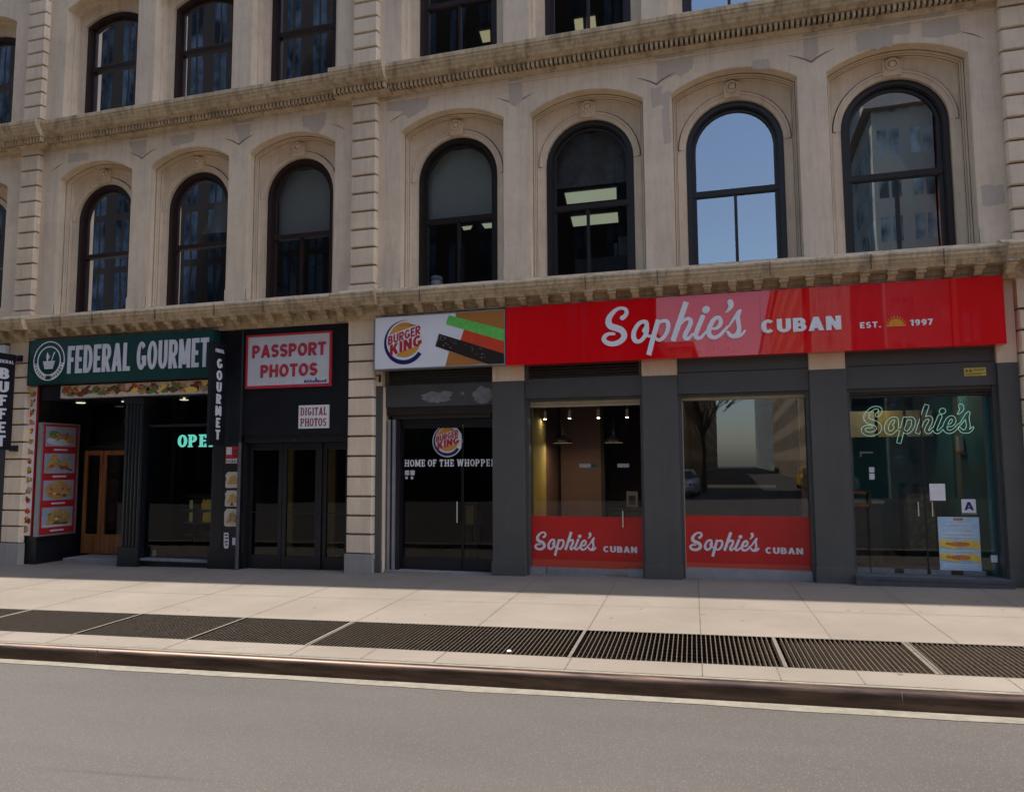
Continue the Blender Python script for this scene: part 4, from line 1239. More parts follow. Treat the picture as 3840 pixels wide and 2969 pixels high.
# ================================================================== burger restaurant doorway
S = thing('shop_front', 'dark glazed doorway with a rolled shutter below the white burger sign', 'shop front', (-4.48, 0.1, zg(-4.5)), 'shop fronts along the ground floor')
b = MB(); b.box(-5.38, -3.56, 0.08, 0.4, 2.53, 2.88)
ptch = MB()
def blob(cx, cz, rx, rz, seed, n=26):
    rnd = random.Random(seed)
    return [(cx + rx * (0.8 + 0.4 * rnd.random()) * cos(2 * pi * k / n), cz + rz * (0.8 + 0.4 * rnd.random()) * sin(2 * pi * k / n)) for k in range(n)]
b.prism(blob(-4.52, 2.67, 0.26, 0.085, 1), 0.076, 0.081, 1); b.prism(blob(-4.34, 2.715, 0.1, 0.05, 5), 0.0745, 0.081, 1); b.prism(blob(-3.74, 2.685, 0.17, 0.12, 2), 0.0755, 0.081, 1); b.prism(blob(-4.07, 2.715, 0.03, 0.025, 3), 0.0755, 0.081, 1)
b.build('header_panel', ['grey_panel', 'bare_plaster'], S)
b = MB(); b.box(-5.38, -3.56, 0.24, 0.3, 2.88, 3.6); slats(b, -5.34, -3.60, 2.90, 3.16, 0.10, 6)
b.box(-5.385, -5.34, 0.1, 0.3, 2.885, 3.3); b.box(-3.60, -3.56, 0.1, 0.3, 2.885, 3.3)
b.build('louvre', 'louvre_dark', S)
b = MB(); b.box(-5.36, -3.57, 0.10, 0.3, 2.40, 2.53)
for k in range(3): b.box(-5.30, -3.60, 0.094, 0.1, 2.42 + 0.035 * k, 2.44 + 0.035 * k)
b.box(-5.28, -3.62, 0.12, 0.3, 2.335, 2.395)
b.build('rolled_shutter', 'bronze', S)
b = MB(); b.box(-5.345, -5.30, 0.09, 0.16, -0.1, 2.335); b.box(-5.265, -5.225, 0.10, 0.2, -0.1, 2.33)
b.build('shutter_rail', 'metal_grey', S)
b = MB(); b.box(-5.30, -5.265, 0.1, 0.26, -0.1, 2.33); b.box(-5.225, -5.16, 0.14, 0.3, -0.1, 2.32); b.box(-5.16, -3.56, 0.22, 0.3, 2.24, 2.33)
b.build('door_frame', 'metal_grey', S).data.materials[0] = M['door_black']
for xa, xb in ((-5.155, -4.135), (-4.125, -3.56)):
    d = MB()
    d.box(xa, xa + 0.014, 0.245, 0.270, -0.02, 2.24); d.box(xb - 0.014, xb, 0.245, 0.270, -0.02, 2.24)
    d.box(xa + 0.014, xb - 0.014, 0.235, 0.275, -0.02, 0.17); d.box(xa + 0.014, xb - 0.014, 0.235, 0.275, 2.19, 2.24)
    d = d.build('door', 'door_black', S)
    g = MB(); rect(g, xa + 0.014, xb - 0.014, 0.17, 2.19, 0.255); g.build('pane', 'shop_glass_dark', d)
    if xa < -4.5:
        h = MB(); h.tube([(-4.19, 0.24, 1.04), (-4.19, 0.17, 1.04), (-4.19, 0.17, 0.72), (-4.19, 0.24, 0.72)], 0.011, 8)
        h.build('handle', 'chrome', d)
b = MB(); b.box(-5.36, -3.56, 0.04, 0.5, zg(-4.4) - 0.1, zg(-4.4) + 0.02)
b.build('threshold', 'concrete_step', S)
b = MB(); room(b, -5.5, -3.4, 0.35, 6.0, -0.05, 2.95, 0, 0, 0); b.build('interior', 'room_dark', S)

# things seen through that door
def small(name, label, cat, mb, mats, group=None, **kw):
    return tag(mb.build(name, mats, **kw), label, cat, group)
b = MB(); b.box(-4.25, -3.45, 2.2, 2.8, 0.0, 0.9); b.box(-4.27, -3.43, 2.18, 2.82, 0.9, 0.94)
for k in range(2): b.box(-4.2, -3.5, 2.17, 2.19, 0.35 + 0.22 * k, 0.47 + 0.22 * k, 1)
small('counter', 'low serving counter with pale stripes inside the burger doorway', 'counter', b, ['counter_dark', 'goods_glow'])
b = MB(); b.box(-4.62, -4.36, 1.6, 1.9, 0.55, 0.95); b.box(-4.55, -4.42, 1.58, 1.6, 0.58, 0.9, 1)
b.box(-4.58, -4.54, 1.65, 1.85, -0.05, 0.55); b.box(-4.44, -4.40, 1.65, 1.85, -0.05, 0.55)
small('menu_stand', 'dark menu stand with a dim tan card inside the burger doorway', 'menu stand', b, ['counter_dark', 'bread_tan'])

# ---- round emblem, used on the sign and again on the door glass
def emblem(cx, cz, r, y, parent, plate=False):
    k = r / 0.35
    e = MB()
    if plate:
        e.prism(disc(cx, cz, r * 1.0, n=40), y, y + 0.003)
        w = e.build('plate', 'sign_white', parent)
        r = r * 0.93; k = r / 0.35
        y -= 0.004
    n = MB()
    P = []; Q = []
    N_ = 44
    for i in range(N_ + 1):
        a = radians(82 + (326 - 82) * i / N_)
        f = i / N_
        th = 0.002 + 0.038 * min(1, f / 0.38) + 0.030 * max(0, min(1, (f - 0.38) / 0.35))
        P.append((cx + r * cos(a), cz + r * sin(a)))
        Q.append((cx + (r - th * k) * cos(a), cz + (r - th * k) * sin(a)))
    n.prism(fix(P + Q[::-1]), y - 0.002, y)
    n.build('crescent', 'logo_navy', parent)
    o = MB()
    def bun(pts): o.prism(fix([(cx + a * k, cz + b_ * k) for a, b_ in spline2(pts)]), y - 0.0025, y)
    def spline2(pts):
        return pts
    top = [(0.285 * cos(radians(a)) - 0.0, 0.315 * sin(radians(a)) - 0.0) for a in range(52, 156, 8)]
    o.prism(fix([(cx + a * k, cz + b_ * k) for a, b_ in [(-0.262, 0.128)] + top[::-1] + [(0.20, 0.262)]]), y - 0.0025, y)
    bot = [(0.268 * cos(radians(a)), 0.235 * sin(radians(a))) for a in range(238, 342, 8)]
    o.prism(fix([(cx + a * k, cz + b_ * k) for a, b_ in bot + [(0.262, -0.062), (0.1, -0.10), (-0.05, -0.142)]]), y - 0.0025, y)
    o.build('bun', 'logo_orange', parent)
    t = MB()
    tl = radians(15.5)
    union_mesh(t, words("BURGER", cx - 0.280 * k, cx + 0.268 * k, cz - 0.035 * k, cz + 0.105 * k, 0.215, 0.19, gap=0.10, tilt=tl), y - 0.004, y)
    t.build('lettering', 'logo_red', parent); t = MB()
    union_mesh(t, words("KING", cx - 0.245 * k, cx + 0.288 * k, cz - 0.205 * k, cz - 0.035 * k, 0.235, 0.21, gap=0.10, tilt=tl), y - 0.004, y)
    t.build('lettering', 'logo_red', parent)

def sign_box(root, x0, x1, z0, z1, yf, yb, face, edge, rim=0.02, panel='panel'):
    f = MB(); f.box(x0 + rim, x1 - rim, yf + 0.003, yb - 0.02, z0 + rim, z1 - rim)
    f.build(panel, face, root)
    e = MB()
    e.box(x0, x1, yf, yb, z0, z0 + rim); e.box(x0, x1, yf, yb, z1 - rim, z1)
    e.box(x0, x0 + rim, yf, yb, z0 + rim, z1 - rim); e.box(x1 - rim, x1, yf, yb, z0 + rim, z1 - rim)
    e.build('frame', edge, root)

# ================================================================== white burger sign
s = thing('sign', 'white box sign with a round burger emblem and striped burger picture', 'sign', (-4.37, -0.1, 3.11))
sign_box(s, -5.455, -3.29, 3.10, 3.945, -0.2, -0.01, 'sign_white', 'metal_grey', 0.016)
YF = -0.197
emblem(-4.935, 3.52, 0.35, YF, s)
def strip_part(name, poly, mt, y, extra=None):
    p = MB(); p.prism(fix(poly), y, YF); p.build(name, mt, s)
strip_part('bun_picture', [(-4.085, 3.928), (-3.307, 3.928), (-3.307, 3.60), (-4.07, 3.84)], 'bun_brown', YF - 0.0015)
strip_part('bun_picture', [(-4.19, 3.34), (-3.55, 3.122), (-4.25, 3.118)], 'bun_brown', YF - 0.0015)
strip_part('lettuce_picture', [(-4.195, 3.905), (-3.307, 3.63), (-3.307, 3.455), (-4.245, 3.765)], 'lettuce_green', YF - 0.003)
strip_part('tomato_picture', [(-3.945, 3.672), (-3.307, 3.455), (-3.307, 3.262), (-4.005, 3.50)], 'tomato_red', YF - 0.0025)
p = MB(); p.prism(fix([(-4.355, 3.625), (-3.307, 3.265), (-3.307, 3.118), (-3.56, 3.118), (-4.415, 3.43)]), YF - 0.004, YF)
rnd = random.Random(4)
for k in range(34):
    a = rnd.random() ** 1.5; c_ = rnd.random() * 0.8 + 0.1
    x = -4.385 + a * 0.85; z = 3.625 - (x + 4.355) * 0.344 - c_ * 0.19
    p.prism(disc(x, z, 0.003 + 0.007 * rnd.random(), 0.002 + 0.004 * rnd.random(), 6), YF - 0.0048, YF - 0.0035, 1)
p.build('patty_picture', ['patty_black', 'letter_grey'], s)

d = thing('door_decal', 'round white burger emblem stuck on the door glass above white lettering', 'decal', (-4.38, 0.25, 1.73))
emblem(-4.385, 1.985, 0.255, 0.246, d, True)
b = MB(); union_mesh(b, words("HOME OF THE WHOPPER", -5.12, -3.575, 1.585, 1.695, 0.20, 0.14, True, 0.07), 0.240, 0.244)
small('window_lettering', 'white slab lettering across the burger door glass below the round emblem', 'lettering', b, 'letter_white')
b = MB()
for i, (x0, z0) in enumerate(((-5.115, 1.45), (-5.02, 1.45))):
    b.box(x0, x0 + 0.075, 0.249, 0.252, z0, z0 + 0.075); b.box(x0 + 0.01, x0 + 0.05, 0.249, 0.252, z0 - 0.065, z0 - 0.02)
small('door_notice', 'four small grey notices stuck at the left of the burger door', 'notice', b, 'letter_grey')
b = MB()
b.box(-5.46, -5.43, -0.02, 0.02, 2.93, 3.05); b.box(-5.52, -5.46, -0.015, 0.005, 3.03, 3.045)
small('wall_bracket', 'small rusty iron bracket on the cream stone under the burger sign', 'bracket', b, 'bronze')

# ================================================================== red restaurant: sign
s = thing('sign', 'long glossy red sign with white brush script and capitals', 'sign', (0.0, -0.12, 3.1))
sign_box(s, -3.275, 3.285, 3.085, 3.96, -0.2, -0.01, 'sign_red', 'sign_red', 0.022)
YF = -0.1985
for x in (-2.1, 0.362, 1.86):
    b = MB(); b.box(x - 0.0015, x + 0.0015, YF + 0.0003, YF + 0.01, 3.108, 3.937); b.build('seam', 'letter_maroon', s)
b = MB(); union_mesh(b, script_polys(-1.86, 3.36), YF - 0.012, YF + 0.002); b.build('script_lettering', 'letter_white', s)
for txt, x0, x1, z1, t_, g_, d_ in (("CUBAN", 0.365, 1.375, 3.558, 0.25, 0.09, 0.012), ("EST.", 1.605, 1.855, 3.452, 0.22, 0.16, 0.008), ("1997", 2.195, 2.465, 3.452, 0.22, 0.14, 0.008)):
    b = MB(); union_mesh(b, words(txt, x0, x1, 3.372, z1, t_, t_ * 0.85, gap=g_), YF - d_, YF + 0.002)
    b.build('capital_lettering', 'letter_white', s)
b = MB()
cx, cz = 2.035, 3.375
half = [(cx + 0.088 * cos(radians(a)), cz + 0.012 + 0.088 * sin(radians(a))) for a in range(-8, 189, 12)]
pol = [fix(half + [(cx - 0.1, cz), (cx + 0.1, cz)][0:0])]
for a in range(0, 181, 20):
    ca, sa_ = cos(radians(a)), sin(radians(a))
    pol.append(fix([(cx + 0.094 * ca - 0.012 * sa_, cz + 0.02 + 0.094 * sa_ + 0.012 * ca), (cx + 0.094 * ca + 0.012 * sa_, cz + 0.02 + 0.094 * sa_ - 0.012 * ca), (cx + 0.122 * ca, cz + 0.02 + 0.122 * sa_)]))
pol.append([(cx - 0.11, cz), (cx + 0.11, cz), (cx + 0.11, cz + 0.012), (cx - 0.11, cz + 0.012)])
union_mesh(b, pol, YF - 0.008, YF + 0.002)
b.build('sun_emblem', 'sun_orange', s)

# ---- three glazed bays below
def bay_common(S, xa, xb, louvre):
    h = MB(); h.box(xa, xb, 0.06, 0.4, 2.60, 2.90)
    if not louvre: h.box(xa, xb, 0.075, 0.4, 2.905, 3.5)
    else: h.box(xa, xa + 0.06, 0.06, 0.4, 2.905, 3.4); h.box(xb - 0.05, xb, 0.06, 0.4, 2.905, 3.4)
    h.build('header_panel', 'grey_panel', S, bevel=0.004)
    if louvre:
        l = MB(); l.box(xa + 0.06, xb - 0.05, 0.24, 0.3, 2.9, 3.5); slats(l, xa + 0.06, xb - 0.05, 2.92, 3.14, 0.09, 5); l.build('louvre', 'louvre_dark', S)
    j = MB(); j.box(xa, xa + 0.045, 0.1, 0.42, zg(xa) - 0.1, 2.60); j.build('jamb', 'grey_panel', S)
    j = MB(); j.box(xb - 0.045, xb, 0.1, 0.42, zg(xb) - 0.1, 2.60); j.build('jamb', 'grey_panel', S)
    j = MB(); j.box(xa + 0.045, xb - 0.045, 0.13, 0.42, 2.555, 2.60); j.build('soffit', 'grey_panel', S)

# bay with the door
xa, xb = -3.06, -1.29
S = thing('shop_front', 'glass shop door bay with black pendant lamps and a red lower band', 'shop front', (-2.17, 0.1, zg(-2.2)), 'shop fronts along the ground floor')
bay_common(S, xa, xb, True)
t = MB(); t.box(xa + 0.045, xb - 0.045, 0.20, 0.36, 2.515, 2.555); t.box(xa + 0.045, xb - 0.045, 0.215, 0.36, 2.475, 2.51)
t.build('head_rail', 'cream_trim', S)
for x0, x1, n_ in ((xa + 0.05, -2.78, 0), (-2.775, -1.575, 1), (-1.57, xb - 0.05, 0)):
    g = MB(); rect(g, x0, x1, 0.085, 2.475, 0.25); g.build('pane', 'shop_glass', S)
g = MB(); g.box(-2.775, -1.575, 0.225, 0.285, zg(-2) + 0.005, 0.085)
for x in (-2.7, -1.65): g.ball((x, 0.222, 0.05), 0.012, 5)
dr = g.build('door_rail', 'aluminium', S)
g = MB(); g.box(-2.79, -1.56, 0.12, 0.35, zg(-2) - 0.1, zg(-2) + 0.004); g.build('threshold', 'aluminium', S)
g = MB(); g.box(xa + 0.03, -2.79, 0.13, 0.42, zg(-3) - 0.1, 0.085); g.build('plinth', 'metal_grey', S)
g = MB(); g.box(-1.56, xb - 0.04, 0.13, 0.42, zg(-1.4) - 0.1, 0.10); g.build('plinth', 'metal_grey', S)
g = MB(); g.tube([(-1.625, 0.245, 0.93), (-1.625, 0.19, 0.93), (-1.625, 0.19, 0.69), (-1.625, 0.245, 0.69)], 0.010, 8); g.build('handle', 'chrome', S)
for x0 in (-2.27, -1.70):
    g = MB(); g.box(x0 - 0.0, x0 + 0.17, 0.243, 0.257, 1.56, 1.615); g.build('glass_clip', 'metal_grey', S)
g = MB(); room(g, xa + 0.0, xb + 0.1, 0.42, 5.0, -0.05, 2.75, 0, 1, 2)
g.box(xa + 0.0, xa + 0.06, 0.30, 1.1, 0.0, 2.7, 3); g.box(xa + 0.06, -2.28, 2.2, 2.3, -0.05, 2.75, 0); g.box(-2.28, -2.22, 2.18, 2.32, -0.05, 2.75, 1)
g.build('interior', ['wall_brown', 'room_dark', 'room_dark', 'wall_olive'], S)
b = MB(); b.box(-2.2, -2.02, 0.262, 0.266, 1.565, 1.61); 
small('door_sticker', 'small teal push sticker on the glass door below the pendant lamps', 'sticker', b, 'wall_teal')

# fixed window bay
xa, xb = -0.79, 0.97
S = thing('shop_front', 'fixed shop window bay with a red lower band, between two grey piers', 'shop front', (0.09, 0.1, zg(0.1)), 'shop fronts along the ground floor')
bay_common(S, xa, xb, False)
t = MB(); t.box(xa + 0.045, xb - 0.045, 0.20, 0.36, 2.515, 2.555); t.box(xa + 0.02, xa + 0.05, 0.2, 0.3, 0.12, 2.515)
t.build('head_rail', 'cream_trim', S)
t = MB(); t.box(xb - 0.12, xb - 0.046, 0.27, 0.5, 0.12, 2.515); t.build('side_post', 'rope_brown', S)
g = MB(); rect(g, xa + 0.05, xb - 0.045, 0.15, 2.515, 0.25); g.build('pane', 'shop_glass_bright', S)
g = MB(); g.box(xa + 0.02, xb - 0.0, 0.12, 0.45, zg(0) - 0.1, 0.15); g.build('sill', 'metal_grey', S)
g = MB(); room(g, xa - 0.1, xb + 0.1, 0.45, 5.0, -0.05, 2.75, 0, 0, 0); g.build('interior', 'room_dark', S)

# neon window bay
xa, xb = 1.43, 3.22
S = thing('shop_front', 'glass entrance bay with teal walls, script neon and pasted notices', 'shop front', (2.3, 0.1, zg(2.3)), 'shop fronts along the ground floor')
bay_common(S, xa, xb, False)
t = MB(); t.box(xa + 0.045, xb - 0.045, 0.16, 0.36, 2.52, 2.553); t.box(xa + 0.045, xb - 0.045, 0.19, 0.36, 2.485, 2.515)
t.build('head_rail', 'bronze', S)
for x0, x1 in ((xa + 0.05, 1.66), (1.665, 2.355), (2.365, xb - 0.05)):
    g = MB(); rect(g, x0, x1, 0.16, 2.485, 0.25); g.build('pane', 'shop_glass', S)
g = MB(); g.box(2.352, 2.368, 0.24, 0.26, 0.16, 2.48); g.build('mullion', 'door_black', S)
for x0, x1 in ((1.48, 1.655), (1.67, 1.95), (2.06, 2.34), (2.38, 2.62), (2.76, 3.02)):
    g = MB(); g.box(x0, x1, 0.235, 0.265, 0.155, 0.215); g.build('glass_clamp', 'bare_plaster', S)
for x in (2.265, 2.43):
    g = MB(); g.tube([(x, 0.245, 1.09), (x, 0.2, 1.09), (x, 0.2, 0.91), (x, 0.245, 0.91)], 0.010, 8); g.build('handle', 'chrome', S)
g = MB(); g.box(xa, xb, -0.15, 0.45, zg(2.3) - 0.1, 0.155); g.box(xa, xb, -0.155, -0.14, 0.115, 0.158); g.build('step', 'step_dark', S)
g = MB(); room(g, xa - 0.05, xb + 0.05, 0.45, 5.5, -0.05, 2.75, 0, 1, 1); g.box(xb - 0.12, xb + 0.04, 0.27, 1.4, 0.15, 2.7, 0); g.build('interior', ['wall_teal', 'room_dark'], S)

# red window films with white lettering
def film(x0, x1, z0, z1, zp, sx, sz, k, ksz, cx0, cx1, cz0, cz1, label):
    f = thing('window_film', label, 'window film', ((x0 + x1) / 2, 0.26, z0), 'red lettered films on the lower shop windows')
    p = MB(); p.box(x0, x1, 0.244, 0.247, zp, z1); p.box(x0, x1, 0.2445, 0.2475, z0, zp - 0.002, 1); p.build('film', ['film_red', 'film_red_pale'], f)
    p = MB(); union_mesh(p, script_polys(sx, sz, k, ksz, 0.004), 0.240, 0.244)
    p.build('script_lettering', 'letter_white', f)
    p = MB(); union_mesh(p, words("CUBAN", cx0, cx1, cz0, cz1, 0.235, 0.2, gap=0.11), 0.240, 0.244)
    p.build('capital_lettering', 'letter_white', f)
film(-3.01, -1.34, 0.085, 0.835, 0.195, -2.99, 0.355, 0.472, 0.49, -1.93, -1.435, 0.323, 0.412, 'red film across the bottom of the glass door bay with pendant lamps')
film(-0.745, 0.925, 0.15, 0.875, 0.215, -0.71, 0.405, 0.478, 0.47, 0.335, 0.825, 0.365, 0.452, 'red film across the bottom of the fixed window between two grey piers')

# things in the bays
def pendant(x, y, zr, label):
    l = thing('pendant_lamp', label, 'lamp', (x, y, zr), 'black pendant lamps in the shop window')
    sh = MB(); sh.lathe((x, y, zr), [(0.155, 0.0), (0.155, 0.012), (0.13, 0.055), (0.075, 0.09), (0.035, 0.11), (0.03, 0.16), (0.018, 0.19), (0.012, 0.23)], 26); sh.build('shade', 'shade_black', l, smooth=True)
    c = MB(); c.tube([(x, y, zr + 0.23), (x, y, 2.75)], 0.005, 6); c.build('cord', 'shade_black', l)
    g = MB(); g.lathe((x, y, zr + 0.012), [(0.0001, 0.0), (0.148, 0.0)], 22); g.build('diffuser', 'lamp_glow', l)
pendant(-2.735, 1.2, 1.955, 'black pendant lamp hanging nearer the olive wall, left of its twin')
pendant(-1.90, 1.2, 1.95, 'black pendant lamp hanging over the middle of the glass door bay')
for x, lab in ((-2.93, 'spotlight nearest the olive wall on the track in the glass door bay'), (-2.53, 'spotlight between the left end spotlight and the pendant lamps on the track'), (-2.07, 'spotlight with a lit spot beside it above the right pendant lamp'), (-1.62, 'spotlight nearest the right pier on the track in the glass door bay')):
    l = thing('spotlight', lab, 'spotlight', (x, 0.8, 2.34), 'white spotlights on the track in the shop window')
    c = MB(); c.tube([(x, 0.8, 2.46), (x, 0.8, 2.33)], 0.024, 12); c.build('housing', 'white_paint', l)
    c = MB(); c.lathe((x, 0.8, 2.329), [(0.0001, 0.0), (0.022, 0.0)], 12); c.build('lens', 'spot_glow', l)
    c = MB(); c.tube([(x, 0.8, 2.75), (x, 0.8, 2.46)], 0.007, 6); c.build('stem', 'metal_grey', l)
b = MB(); b.box(-2.2, -1.35, 2.6, 3.2, 0.0, 0.8); b.box(-2.25, -1.3, 2.55, 3.25, 0.8, 0.84)
small('counter', 'dark counter standing deep inside the glass door bay', 'counter', b, 'counter_dark')
b = MB(); b.box(-1.92, -1.72, 2.7, 2.95, 0.85, 1.12); b.box(-1.88, -1.76, 2.69, 2.7, 0.88, 1.05, 1)
small('coffee_machine', 'grey machine standing on the dark counter behind the glass door', 'machine', b, ['counter_steel', 'counter_dark'])
b = MB(); b.box(-0.5, 0.6, 2.4, 2.45, 1.2, 1.25)
small('shelf', 'pale shelf board inside the fixed shop window', 'shelf', b, 'cream_trim')

# neon script
b = MB()
tmp = MB()
loops = union_mesh(tmp, script_polys(1.62, 2.02, 0.682, 0.70, 0.006), 0, 1)
for lp in loops:
    per = sum(sqrt((lp[i][0] - lp[i - 1][0]) ** 2 + (lp[i][1] - lp[i - 1][1]) ** 2) for i in range(len(lp)))
    if per < 0.06: continue
    pts = [(a, 0.34, c) for a, c in lp]
    b.tube(pts + [pts[0]], 0.0042, 6, cap=False)
n = thing('neon_sign', 'pale glowing outlined script neon hanging behind the rightmost window', 'neon sign', (2.3, 0.34, 1.85))
b.build('tube', 'script_neon', n)
c = MB()
for x in (1.75, 2.3, 2.85): c.tube([(x, 0.34, 2.33), (x, 0.34, 2.75)], 0.002, 5)
c.build('wire', 'metal_grey', n)

def card(x0, x1, z0, z1, y, name, label, cat, mt='paper_white', group=None):
    r = thing(name, label, cat, ((x0 + x1) / 2, y, z0), group)
    p = MB(); p.box(x0, x1, y, y + 0.003, z0, z1); p.build('sheet', mt, r)
    return r
r = card(2.785, 2.95, 0.935, 1.13, 0.246, 'grade_card', 'white card with a large blue A above the colourful poster', 'card')
b = MB(); union_mesh(b, words("A", 2.815, 2.925, 0.99, 1.095, 0.2, 0.17), 0.2425, 0.246); b.build('letter', 'ink_blue', r)
b = MB(); b.box(2.79, 2.945, 0.2425, 0.246, 0.94, 0.953); b.build('strip', 'ink_black', r)
card(2.42, 2.605, 1.11, 1.33, 0.246, 'paper_notice', 'plain cream paper notice on the glass left of the blue A card', 'notice', 'paper_white')
r = card(2.495, 2.975, 0.215, 0.90, 0.246, 'poster', 'colourful blue and yellow banded poster low on the rightmost window', 'poster', 'poster_sky')
b = MB()
for k in range(4):
    z = 0.855 - 0.055 * k; w = (0.11, 0.3, 0.34, 0.3)[k]
    b.box(2.735 - w / 2, 2.735 + w / 2, 0.2425, 0.246, z, z + (0.03 if k == 0 else 0.006), 0 if k == 0 else 1)
b.build('heading', ['poster_orange', 'paper_white'], r)
for z0, z1 in ((0.50, 0.60), (0.335, 0.425)):
    b = MB()
    top = [(2.50 + 0.47 * i / 12, z1 + 0.012 * sin(i * 0.9)) for i in range(13)]; bot = [(2.50 + 0.47 * i / 12, z0 + 0.012 * sin(i * 0.9 + 1)) for i in range(13)]
    b.prism(fix(bot + top[::-1]), 0.2415, 0.246); b.build('yellow_band', 'poster_yellow', r)
    b = MB(); b.prism(disc(2.735, (z0 + z1) / 2, 0.12, 0.03, 18), 0.2405, 0.242)
    for k in range(3): b.prism(disc(2.60 + 0.11 * k, (z0 + z1) / 2 + 0.006, 0.03, 0.018, 10), 0.240, 0.242)
    b.build('orange_picture', 'poster_orange', r)
b = MB()
for z in (0.64, 0.68, 0.46, 0.28, 0.25):
    b.box(2.53, 2.94, 0.2425, 0.246, z, z + 0.008)
b.build('text_line', 'paper_white', r)
card(1.70, 1.765, 1.48, 1.55, 0.246, 'paper_notice', 'small white sticker with a dark mark on the left pane, topmost of two', 'notice', 'letter_grey')
card(1.70, 1.765, 1.385, 1.465, 0.246, 'paper_notice', 'small white sticker directly under another on the left pane', 'notice', 'letter_grey')
card(3.085, 3.16, 0.33, 0.42, 0.246, 'paper_notice', 'small white notice at the lower right corner of the rightmost window', 'notice', 'paper_white')
b = MB(); b.box(1.60, 1.76, 0.262, 0.30, 1.735, 1.76); b.box(1.60, 1.62, 0.262, 0.30, 1.69, 1.735)
small('door_closer', 'grey angled door fitting on the left pane under the neon script', 'door fitting', b, 'metal_grey')
r = thing('warning_sticker', 'small yellow sticker on the dark panel at the top right', 'sticker', (2.98, 0.055, 2.72))
b = MB(); b.box(2.855, 3.105, 0.054, 0.061, 2.72, 2.825); b.build('sheet', 'sticker_yellow', r)
b = MB()
for x in (2.885, 2.93): b.prism([(x - 0.018, 2.775), (x + 0.018, 2.775), (x, 2.808)], 0.052, 0.056)
for z, x0, x1 in ((2.80, 2.96, 3.09), (2.785, 2.96, 3.08), (2.75, 2.87, 3.09), (2.735, 2.87, 3.05)): b.box(x0, x1, 0.052, 0.056, z, z + 0.006)
b.build('print', 'ink_black', r)
# inside the rightmost bay
b = MB(); b.box(1.5, 2.2, 2.6, 3.2, 0, 0.95); b.box(1.45, 2.25, 2.55, 3.25, 0.95, 1.0, 1)
small('counter', 'counter with a steel top inside the neon window', 'counter', b, ['counter_dark', 'counter_steel'])
b = MB(); b.box(1.58, 1.98, 2.0, 2.3, 0.93, 0.97); b.box(1.56, 1.9, 1.9, 2.2, 1.13, 1.16); b.box(1.6, 1.64, 2.0, 2.3, 0.0, 1.16, 1); b.box(1.94, 1.98, 2.0, 2.3, 0.0, 1.16, 1)
small('tray_rack', 'rack of orange trays inside at the left of the neon window', 'rack', b, ['tray_orange', 'counter_dark'])
b = MB()
for k in range(3): b.box(1.9 + 0.45 * k, 2.3 + 0.45 * k, 3.4, 3.44, 2.05, 2.5, k % 2)
small('menu_board', 'row of cream and tan menu boards high inside behind the neon', 'menu board', b, ['cream_trim', 'wall_olive'])
b = MB(); b.box(3.0, 3.25, 1.1, 1.5, 1.72, 1.76); b.box(3.02, 3.08, 1.15, 1.3, 1.76, 1.98, 1); b.box(3.12, 3.2, 1.2, 1.35, 1.76, 1.9, 2)
small('wall_shelf', 'wooden wall shelf holding boxes at the right inside the neon window', 'shelf', b, ['varnished_wood', 'paper_grey', 'bread_dark'])
b = MB(); b.box(2.6, 3.1, 2.9, 3.3, 0, 1.2); b.box(2.65, 3.05, 2.89, 2.9, 0.2, 1.1, 1)
small('drinks_cabinet', 'dark drinks cabinet standing inside behind the pasted poster', 'cabinet', b, ['counter_dark', 'goods_print'])

def downlight(x, y, label, group):
    b = MB(); b.lathe((x, y, 2.735), [(0.0001, 0.0), (0.045, 0.0), (0.055, 0.01)], 16)
    small('downlight', label, 'lamp', b, 'downlight_glow', group)
emit('downlight_glow', (1.0, 0.88, 0.68), 26.0)
G2 = 'small lamps on the ceiling of the fixed window bay'
for x, y, lab in ((-0.25, 1.2, 'ceiling lamp nearest the glass at the left in the fixed window bay'), (0.15, 1.3, 'ceiling lamp nearest the glass at the middle of the fixed window bay'), (-0.55, 2.6, 'ceiling lamp farther inside at the left of the fixed window bay'), (0.45, 2.4, 'ceiling lamp farther inside at the right of the fixed window bay')):
    downlight(x, y, lab, G2)
G3 = 'lamps added to brighten the neon window bay'  # unseen lamps, added to brighten the teal walls
for x, y, lab in ((1.8, 1.4, 'added fill lamp at the left above the neon script'), (2.75, 1.4, 'added fill lamp at the right above the neon script'), (2.3, 3.0, 'added fill lamp deep inside behind the neon script')):
    downlight(x, y, lab, G3)

for x, lab in ((-5.3, 'small white bulb hanging at the left inside the burger doorway'), (-4.58, 'small white bulb hanging beside the round emblem inside the burger doorway')):
    b = MB(); b.ball((x, 1.5, 2.29), 0.035, 6); b.tube([(x, 1.5, 2.32), (x, 1.5, 2.95)], 0.004, 5)
    small('hanging_bulb', lab, 'lamp', b, 'soffit_lamp', 'small bulbs inside the burger doorway', smooth=True)

